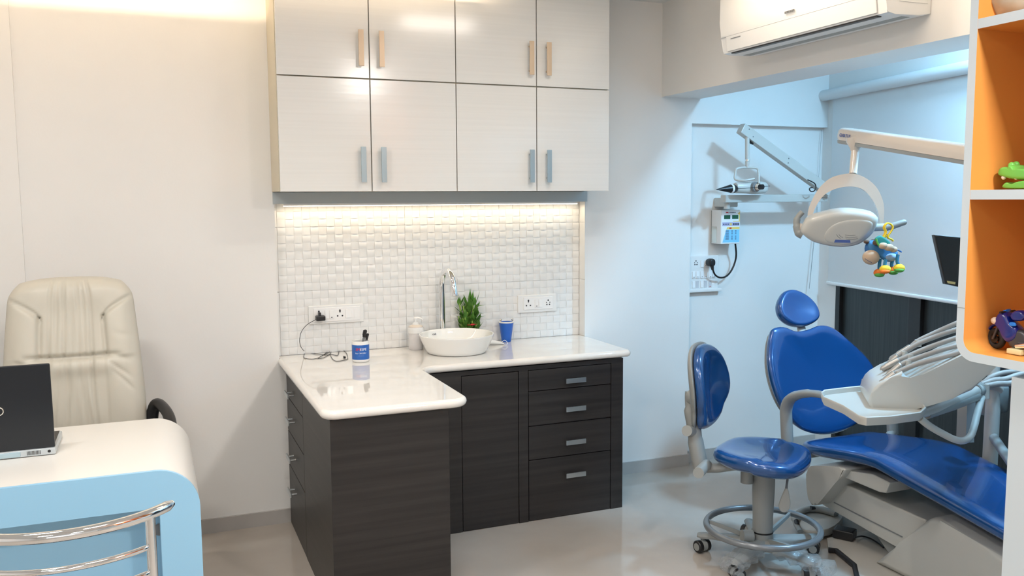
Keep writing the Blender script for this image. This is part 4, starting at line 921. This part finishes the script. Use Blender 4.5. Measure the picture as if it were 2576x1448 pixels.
obj('rest', T([k_[0]-Vector((0, 0, .022)), k_[0]+Vector((0, 0, .004))], .013, n=12), PALE, t, 40)
obj('tip', T(spl([(2.5966,2.5601,0.913),(2.5832,2.5701,0.8966),(2.5734,2.5775,0.8756),(2.5694,2.5805,0.8517)], 4), .003, n=8), CHROME, t)
# support rail, joint, pull handle
obj('rail', T([(2.5548,2.363,0.8018), (2.6801,2.3986,0.8023), (2.865,2.4536,0.8067), (3.0682,2.5131,0.8207)], [.020, .023, .024, .024], n=16), PALE, t, 50)
obj('rail_cover', T([(2.6493,2.3881,0.7895), (2.8405,2.4408,0.796), (3.0308,2.4939,0.8035)], [.018, .022, .022], n=14), GREYP, t, 50)
obj('joint', T([(3.1125,2.5507,0.834), (3.1099,2.5455,0.7772)], .040, n=24), LAMPW, t, 50)
obj('joint_cap', T([(3.0314,2.5064,0.8204), (3.1114,2.5485,0.8097)], [.030, .034], n=20), GREYP, t, 50)
obj('pull_handle', T(spl([(2.596,2.366,0.785), (2.6368,2.3567,0.7529), (2.6996,2.3488,0.7179), (2.7415,2.3402,0.6972), (2.7883,2.3415,0.6855), (2.8395,2.3538,0.6921), (2.8892,2.3795,0.716), (2.975,2.4357,0.7571), (3.0786,2.5053,0.7886)], 4), .0135, n=14, ), PALE, t, 60)
obj('slab', T([(3.1498,2.6353,0.7547), (3.1355,2.6212,0.5713)], .034, n=4), GREYP, t, 20)
obj('column', T([((3.3621,2.6827,0.792)[0], (3.3621,2.6827,0.792)[1], 1.86), (3.3621,2.6827,0.792), (3.3537,2.6734,0.6749), ((3.3537,2.6734,0.6749)[0], (3.3537,2.6734,0.6749)[1], .0)], [.022, .024, .030, .032], n=20), PALE, t, 50)
obj('column_top', T([(3.2458,2.6443,0.7991), (3.3456,2.6671,0.7859), (3.3815,2.6713,0.7608)], .022, n=16), LAMPW, t, 50)
q_ = Vector((3.4275,2.7327,0.6995))
obj('junction_box', B(q_.x-.075, q_.x+.085, q_.y-.02, q_.y+.03, q_.z-.065, q_.z+.065, bev=.018), GREYP, t, 50)
obj('strut', T([(3.3356,2.6465,0.5598), (3.2412,2.4834,0.5026), (3.2584,2.449,0.4516), (3.38, 2.3, .02)], .02, n=12), GREYP, t)
bm = NB()
tube(bm, spl([(3.2219,2.6321,0.7967),(3.261,2.6201,0.8333),(3.3086,2.6027,0.8531),(3.3713,2.5777,0.8594),(3.4335,2.5518,0.8556),(3.484,2.5211,0.7647),(3.4565,2.5031,0.4966)]+[(3.50, 2.42, .06), (3.50, 2.50, .012)], 5), .011, n=10)
tube(bm, spl([(3.1939,2.6022,0.8153),(3.2409,2.5847,0.8315),(3.2874,2.5661,0.8362),(3.3421,2.5456,0.854),(3.3963,2.5238,0.857),(3.4535,2.4893,0.757),(3.4348,2.4698,0.5083)]+[(3.46, 2.38, .06), (3.46, 2.48, .014)], 5), .012, n=10)
tube(bm, spl([(3.1474,2.5564,0.8182),(3.2026,2.535,0.8293),(3.2481,2.5164,0.8306),(3.2943,2.4991,0.8449),(3.3402,2.4811,0.8528),(3.3889,2.4504,0.7545),(3.3712,2.4327,0.5262)]+[(3.42, 2.33, .06), (3.42, 2.45, .014)], 5), .012, n=10)
obj('hose', bm, HOSE, t, 60)
# ================================================================ open shelves (front edges face the room)
t = thing('display_shelf', 'white open shelf unit with orange-lined compartments at the right', 'shelf', (2.0, 1.2, 1.165))
SX0, SX1, YF_, YN = 2.0, 2.32, 1.716, -.35; zb, zt = 1.163, 2.62
def rr(y0, y1, z0, z1, r, n=8):
    P = []
    for cy, cz, a0 in ((y1-r, z0+r, -90), (y1-r, z1-r, 0), (y0+r, z1-r, 90), (y0+r, z0+r, 180)):
        for k in range(n+1):
            a = math.radians(a0+90*k/n); P.append((cy+r*math.cos(a), cz+r*math.sin(a)))
    return P
O_ = rr(YN, YF_, zb, zt, .055); I_ = rr(YN+.024, YF_-.024, zb+.024, zt-.024, .034)
bm = NB()
fo = [bm.verts.new((SX0, y, z)) for y, z in O_]; fi = [bm.verts.new((SX0, y, z)) for y, z in I_]
bo2 = [bm.verts.new((SX1, y, z)) for y, z in O_]; bi = [bm.verts.new((SX1, y, z)) for y, z in I_]; n = len(O_)
for i in range(n):
    j = (i+1) % n
    bm.faces.new((fo[i], fo[j], fi[j], fi[i])); bm.faces.new((fo[i], bo2[i], bo2[j], fo[j])); bm.faces.new((bo2[i], bi[i], bi[j], bo2[j]))
    f = bm.faces.new((fi[i], fi[j], bi[j], bi[i])); f.material_index = 1
obj('carcass', bm, [SHW, ORANGE], t, 30)
obj('back_panel', B(SX1-.012, SX1-.001, YN+.01, YF_-.01, zb+.01, zt-.01), ORANGE, t, 0)
for z in (1.591, 2.030, 2.46):
    b_ = B(SX0+.0005, SX1-.012, YN+.022, YF_-.022, z, z+.025)
    for f in b_.faces:
        if abs(f.normal.z) > .5 or f.normal.x > .5: f.material_index = 1
    obj('shelf_board', b_, [SHW, ORANGE], t, 0)
for y in (1.20, .70, .20):
    b_ = B(SX0+.001, SX1-.012, y, y+.024, zb+.02, zt-.02)
    for f in b_.faces:
        if abs(f.normal.y) > .5: f.material_index = 1
    obj('divider', b_, [SHW, ORANGE], t, 0)
obj('joint_line', B(SX0-.0004, SX0+.001, YF_-.024, YF_-.0005, 1.302, 1.3035), GREYP, t, 0)

# toy crocodile head
t = thing('toy_crocodile', 'bright green toy crocodile with an open mouth on the middle shelf', 'toy', (2.11,1.6522,1.6191))
cz = 1.6165
obj('upper_jaw', PD(spl([(2.1,1.6819,1.6637),(2.1,1.6754,1.6739),(2.1,1.6615,1.6766),(2.1,1.6521,1.6742),(2.1,1.6468,1.6812),(2.1,1.6363,1.6788),(2.1,1.6291,1.6713),(2.1,1.602,1.6694),(2.1,1.5687,1.6602),(2.1,1.5621,1.64),(2.1,1.6004,1.6409),(2.1,1.6343,1.6426),(2.1,1.6694,1.6508),(2.1,1.6803,1.6552)], 3, True), (-1, 0, 0), .024, .05), CROC, t, 70)
obj('lower_jaw', PD(spl([(2.1,1.6692,1.6257),(2.1,1.6569,1.6359),(2.1,1.6382,1.6314),(2.1,1.617,1.6382),(2.1,1.5675,1.6401),(2.1,1.5609,1.6199),(2.1,1.5991,1.6174),(2.1,1.6443,1.618),(2.1,1.663,1.6203)], 3, True), (-1, 0, 0), .022, .045), CROC, t, 70)
bm = NB(); blob(bm, (2.085,1.6632,1.6485), .006, n=10); blob(bm, (2.085,1.6447,1.6501), .005, n=10); blob(bm, (2.085,1.6264,1.6486), .007, n=10); obj('tooth', bm, TOOTH, t)
bm = NB(); blob(bm, (2.095,1.6496,1.6792), .009, n=12); blob(bm, (2.12,1.6566,1.6818), .009, n=12); obj('eye_bump', bm, CROC, t)
obj('body', PD(spl([(2.125, 1.53, 1.619), (2.125, 1.40, 1.619), (2.125, 1.27, 1.624), (2.125, 1.34, 1.655), (2.125, 1.43, 1.675), (2.125, 1.53, 1.668)], 4, True), (-1, 0, 0), .03, .03), CROC, t, 70)
# toy motorcycle
t = thing('toy_motorcycle', 'small dark blue toy sports motorcycle on the bottom shelf', 'toy', (2.11,1.6394,1.1846))
zf = 1.1885; wc = Vector((2.1,1.6731,1.2028)); wc.z = zf+.0285; R_ = .020
def wheel(c, nm='wheel'):
    bm = NB(); tube(bm, [c+Vector((0, R_*math.cos(2*pi*k/28), R_*math.sin(2*pi*k/28))) for k in range(28)], .0085, n=10, closed=True)
    wo = obj(nm, bm, TYRE, t, 60)
    bm = NB(); cyl(bm, c-Vector((.007, 0, 0)), c+Vector((.007, 0, 0)), .006, n=10)
    for k in range(5):
        a = 2*pi*k/5; cyl(bm, c, c+Vector((0, R_*math.cos(a), R_*math.sin(a))), .0025, n=6)
    cyl(bm, c-Vector((.009, 0, 0)), c-Vector((.007, 0, 0)), R_*.55, n=20); obj('rim', bm, mat('toy_rim', (.04, .035, .035), .3, .6), wo, 40)
wheel(wc); rw = wc+Vector((0, -.125, 0)); wheel(rw)
V = lambda y, z, x=0: wc+Vector((x, -y*.85, z*.86))
obj('fork', T([V(0, 0, -.014), V(.022, .055, -.014)], .0035, n=8), CHBR, t); obj('fork', T([V(0, 0, .014), V(.022, .055, .014)], .0035, n=8), CHBR, t)
obj('mudguard', T(spl([V(-.026, .026), V(-.012, .040), V(.006, .042), V(.024, .034)], 4), .009, n=10, flat=.4), BIKE, t, 60)
obj('fairing', PD(spl([V(.002, .052), V(.012, .080), V(.028, .092), V(.046, .082), V(.060, .060), V(.085, .040), V(.080, .010), (V(.055, -.006)), V(.036, .006), V(.022, .030)], 4, True), (-1, 0, 0), .022, .022), BIKE, t, 60)
obj('tank', PD(spl([V(.055, .082), V(.072, .098), V(.095, .098), V(.108, .082), V(.095, .068), V(.065, .066)], 4, True), (-1, 0, 0), .018, .018), BIKE, t, 60)
obj('seat', PD(spl([V(.10, .080), V(.135, .090), V(.185, .108), V(.19, .10), V(.15, .078), V(.11, .068)], 4, True), (-1, 0, 0), .012, .012), BLACK, t, 60)
obj('engine', PD(spl([V(.05, .03), V(.10, .04), V(.12, .01), V(.10, -.018), V(.055, -.015)], 3, True), (-1, 0, 0), .016, .016), CHBR, t, 50)
obj('headlight', BL(V(.006, .058, -.014), (.010, .012, .010), n=12), CREAMP, t); obj('screen', PD([V(.014, .078, 0), V(.028, .094, 0), V(.040, .098, 0), V(.036, .084, 0)], (-1, 0, 0), .010, .010), BIKEL, t)
obj('side_mark', PD(spl([V(.062, .060, -.020), V(.080, .062, -.020), V(.084, .052, -.020), V(.064, .050, -.020)], 3, True), (-1, 0, 0), .003, .002), BIKEL, t)
obj('swing_arm', T([V(.09, .0, -.012), V(.145, 0, -.012)], .005, n=8), CHBR, t)
obj('exhaust', T([V(.09, -.01, -.022), V(.13, .0, -.022), V(.17, .02, -.022)], [.006, .008, .009], n=12), CHROME, t)
obj('stand_foot', B(wc.x-.035, wc.x-.012, wc.y-.10, wc.y-.058, zf, zf+.014, bev=.003), mat('toy_cream', (.75, .68, .40), .4), t)
obj('handlebar', T([V(.034, .088, -.028), V(.034, .090, .028)], .003, n=8), BLACK, t)
# rounded glazed ornament on the upper shelf
c = Vector((2.12, (2.12,1.6685,2.0918)[1], 2.056))
t = thing('ornament', 'rounded mottled stone-coloured ornament on the upper shelf', 'ornament', c)
obj('shell', LA([(0, 0), (.035, .001), (.06, .014), (.078, .045), (.080, .075), (.066, .11), (.04, .13), (0, .135)], c, n=36), SHELL, t, 60)
obj('foot', LA([(0, .0), (.038, .0005), (.042, .005), (.036, .010), (0, .01)], c, n=30), BROWNP, t)

# ================================================================ desk
t = thing('desk', 'white waterfall desk with rounded corners and a light blue front', 'desk', (-.7, 3.3, 0))
def wfall(x0, x1, zt, th, R1, R2):
    O = [(x0, 0)]+[(x0+R1-R1*math.cos(a), zt-R1+R1*math.sin(a)) for a in [pi/2*k/12 for k in range(13)]]+[(x1-R1+R1*math.sin(a), zt-R1+R1*math.cos(a)) for a in [pi/2*k/12 for k in range(13)]]+[(x1, 0)]
    xi0, xi1, zi = x0+th, x1-th, zt-th
    I = [(xi1, 0)]+[(xi1-R2+R2*math.cos(a), zi-R2+R2*math.sin(a)) for a in [pi/2*k/6 for k in range(7)]]+[(xi0+R2-R2*math.sin(a), zi-R2+R2*math.cos(a)) for a in [pi/2*k/6 for k in range(7)]]+[(xi0, 0)]
    return O, I
O, I = wfall(-1.62, .108, .752, .122, .13, .02)
def ushape(y0, y1, bev=0):
    bm = NB(); P = [(x, y0, z) for x, z in O+I]; return prism(bm, P, (0, y1-y0, 0), bev=bev)
obj('shell', ushape(2.945, 3.66, .004), DESKW, t, 40)
obj('front_face', ushape(2.930, 2.944), DESKB, t, 40)
obj('modesty_panel', B(-1.50, -.016, 3.06, 3.078, .02, .628), DESKB, t, 0)
obj('inner_side', B(-.016, -.0135, 2.946, 3.058, .0, .60), DESKB, t, 0)
obj('cable_grommet', T([(-0.0173,3.058,0.5154), (-0.0173,3.052,0.5175)], .020, n=20), GREYD, t)

# laptop: lid back towards the camera
t = thing('laptop', 'open black laptop with a silver base on the white desk, back to the camera', 'laptop', (-.5, 3.4, .753))
lx0, lx1 = -.700, -.330; ly0, ly1 = 3.262, 3.50; lz = .7535
obj('base', B(lx0, lx1, ly0, ly1, lz, lz+.024, bev=.005), mat('silver_plastic', (.55, .60, .63), .3, .4), t)
obj('keyboard_deck', B(lx0+.008, lx1-.008, ly0+.02, ly1-.006, lz+.0242, lz+.0252), BLACK, t, 0)
bm = NB()
for k in range(11): box(bm, lx1-.086+.0038*k, lx1-.0842+.0038*k, ly0-.0008, ly0+.002, lz+.006, lz+.019)
obj('vent_slot', bm, BLACK, t, 0)
obj('power_socket', T([(lx1-.020, ly0-.0005, lz+.013), (lx1-.020, ly0+.003, lz+.013)], .005, n=14), BLACK, t)
obj('battery_bar', B(lx0+.04, lx1-.105, ly0-.003, ly0+.004, lz+.003, lz+.020, bev=.003), mat('silver_blue', (.45, .60, .68), .25, .5), t)
LT = Vector((0, -.10, 1)).normalized(); Ml = Matrix.Translation((0, ly0+.010, lz+.024)) @ Matrix.Rotation(math.radians(4), 4, 'X')
lid = obj('lid', B(lx0+.002, lx1-.002, -.005, .006, .0, .290, bev=.0045, M=Ml), mat('gloss_black_lid', (.008, .011, .016), .3), t, 40)
rc = Ml @ Vector((-.4885, -.0055, .140))
obj('badge_ring', T([rc+Vector((.0125*math.cos(2*pi*k/32), 0, .0125*math.sin(2*pi*k/32))) for k in range(32)], .0022, n=8, closed=True), SATIN, lid)
obj('screen', B(lx0+.012, lx1-.012, .0058, .0068, .014, .278, M=Ml), mat('laptop_screen', (.02, .025, .03), .15), lid, 0)

# ================================================================ cream executive chair
t = thing('executive_chair', 'cream leather high-back executive chair behind the desk', 'chair', (-.30, 3.95, 0))
U0, U1 = -1, 1; NX_, NZ_ = 84, 96
def halfw(v): return .155+.105*min(1, v*3)**.5 if v < 0 else None
def chair_pt(u, v, side):
    # v 0..1 bottom to top; outline half-width
    hw = .262-.062*max(0, v-.30)**1.25-.0*v
    if v > .86: hw *= math.sqrt(max(0, 1-((v-.86)/.14)**2*.30))
    top = .70; z = .56+.735*v
    if v > .90: z -= .020*abs(u)**3*((v-.9)/.1)
    e = abs(u); edge = max(0, 1-e**6)**.5
    if v > .93: edge *= max(0, 1-((v-.93)/.07)**2)**.5
    if v < .05: edge *= (v/.05)**.5
    h = .055*edge
    if side > 0:
        # central pleated channel, bolsters beside it, head section above a curved seam
        cw = .50
        b = 1/(1+math.exp(-(e-cw)*22))
        vs = .77+.125*max(0, (e-.47)/.53)**.55          # curved seam under the head roll
        below = 1/(1+math.exp((v-vs)*70)) if e > .47 else 0
        h += edge*.016*b*below*(1-e**8)*(1 if v > .57 else .6)
        h += edge*.012/(1+math.exp(-(v-.86)*40))
        if e > .46: h -= edge*.016*math.exp(-((v-vs)/.011)**2)
        if .57 < v < .80: h -= edge*.015*math.exp(-((e-.49)/.030)**2)
        bend = .572+.020*u*u; fade = 1 if e < .50 else max(0, 1-(e-.50)*4)
        h -= edge*.024*fade*math.exp(-((v-bend)/.012)**2)
        h += edge*.014*fade*math.exp(-((v-bend+.05)/.045)**2)
        for pu, dp, sp in ((-.34, .011, .5), (-.24, .007, .5), (-.12, .017, .2), (-.02, .009, .3), (.10, .010, .2), (.18, .007, .2), (.29, .016, .5)):
            pp = pu+(.04*math.sin(v*6+pu*9) if v < .57 else .01*math.sin(v*9)); pp *= 1+(.35*(.57-v) if v < .57 else 0)
            h -= edge*dp*math.exp(-((u-pp)/.022)**2)*(1-b)*(.75+.25*math.sin(v*11+pu*30))
        for cu, cv, sl, dp in ((.66, .50, -.30, .008), (.72, .43, -.42, .007), (.70, .56, -.10, .006), (-.66, .52, .30, .006), (-.72, .46, .4, .006), (.80, .68, -.1, .003)):
            q_ = (v-cv)-sl*(abs(u)-abs(cu))*(1 if u > 0 else -1)*(1 if cu > 0 else -1)
            if (u > 0) == (cu > 0): h -= edge*dp*math.exp(-(q_/.014)**2)*math.exp(-((u-cu)/.16)**2)
        h += edge*.0010*math.sin(u*13+v*17)+edge*.0008*math.sin(u*21-v*12)
    lean = .10*v-.03*math.sin(pi*v)
    return (-.300+u*hw-.012, 3.905+lean-side*h+.012*e*e*(-1), z)
bm = NB(); G = {}
for side in (1, -1):
    for i in range(NX_+1):
        for j in range(NZ_+1):
            u = -1+2*i/NX_; u = math.copysign(abs(u)**.85, u); v = j/NZ_
            if side == -1 and (i in (0, NX_) or j in (0, NZ_)): G[side, i, j] = G[1, i, j]; continue
            G[side, i, j] = bm.verts.new(chair_pt(u, v, side))
for side in (1, -1):
    for i in range(NX_):
        for j in range(NZ_):
            q = (G[side, i, j], G[side, i+1, j], G[side, i+1, j+1], G[side, i, j+1])
            try: bm.faces.new(q)
            except ValueError: pass
obj('backrest', bm, CREAM, t, 180)
obj('seat', PD(sup((-.30, 3.88, .47), .25, .20, 4), (0, 0, 1), .07, .05), CREAM, t, 60)
def armp(sx): return spl([(-.30+sx*.262, 3.90, .62), (-.30+sx*.272, 3.90, .72), (-.30+sx*.290, 3.885, .762), (-.30+sx*.312, 3.84, .757), (-.30+sx*.335, 3.77, .725), (-.30+sx*.340, 3.70, .66), (-.30+sx*.33, 3.68, .58), (-.30+sx*.30, 3.70, .48), (-.30+sx*.2, 3.75, .43)], 5)
for sx in (1, -1): obj('armrest', T(armp(sx), .021, n=16, flat=1.2), BLACK, t, 60)
obj('gas_lift', T([(-.30, 3.80, .08), (-.30, 3.80, .26), (-.30, 3.80, .261), (-.30, 3.80, .44)], [.032, .032, .02, .02], n=18), BLACK, t)
for k in range(5):
    a = 2*pi*k/5+.3; e = Vector((-.30+.28*math.cos(a), 3.80+.28*math.sin(a), .06))
    lg = obj('leg', T([(-.30, 3.80, .10), (-.30+.15*math.cos(a), 3.80+.15*math.sin(a), .09), e], [.03, .025, .018], n=12, flat=.7), BLACK, t)
    w_ = Vector((-math.sin(a), math.cos(a), 0)); bm = NB()
    for s in (-1, 1): cyl(bm, Vector((e.x, e.y, .026))+w_*s*.006, Vector((e.x, e.y, .026))+w_*s*.026, .025, n=18)
    obj('castor', bm, BLACK, lg)

# ================================================================ chrome visitor chair (back towards the camera)
t = thing('visitor_chair', 'chrome tube visitor chair with a curved back rail in front of the desk', 'chair', (-.2, 2.3, 0))
cy0 = 2.018+.265; R_ = .265
def rail(z, a0, a1, r, n=28):
    return T([(-.205+R_*math.sin(math.radians(a0+(a1-a0)*k/n)), cy0-R_*math.cos(math.radians(a0+(a1-a0)*k/n)), z) for k in range(n+1)], [r*.6]+[r]*(n-1)+[r*.6], n=20)
obj('top_rail', rail(.900, -57, 57, .0125), CHROME, t, 60)
for z in (.826, .766, .706, .646): obj('back_rail', rail(z, -40, 40, .0068), CHROME, t, 60)
for sx in (1, -1):
    p_ = Vector((-.205+sx*R_*math.sin(math.radians(41)), cy0-R_*math.cos(math.radians(41)), 0))
    obj('back_post', T([p_+Vector((0, 0, .893)), p_+Vector((0, 0, .45)), p_+Vector((sx*.02, -.03, .0))], .0115, n=18), CHROME, t, 60)
    obj('leg', T(spl([p_+Vector((0, .01, .445)), p_+Vector((0, .20, .445)), p_+Vector((0, .36, .44)), p_+Vector((0, .385, .40)), p_+Vector((0, .39, .0))], 5), .0115, n=14), CHROME, t, 60)
obj('seat', PD(sup((-.205, 2.30, .47), .20, .20, 4), (0, 0, 1), .03, .02), BLACK, t, 60)
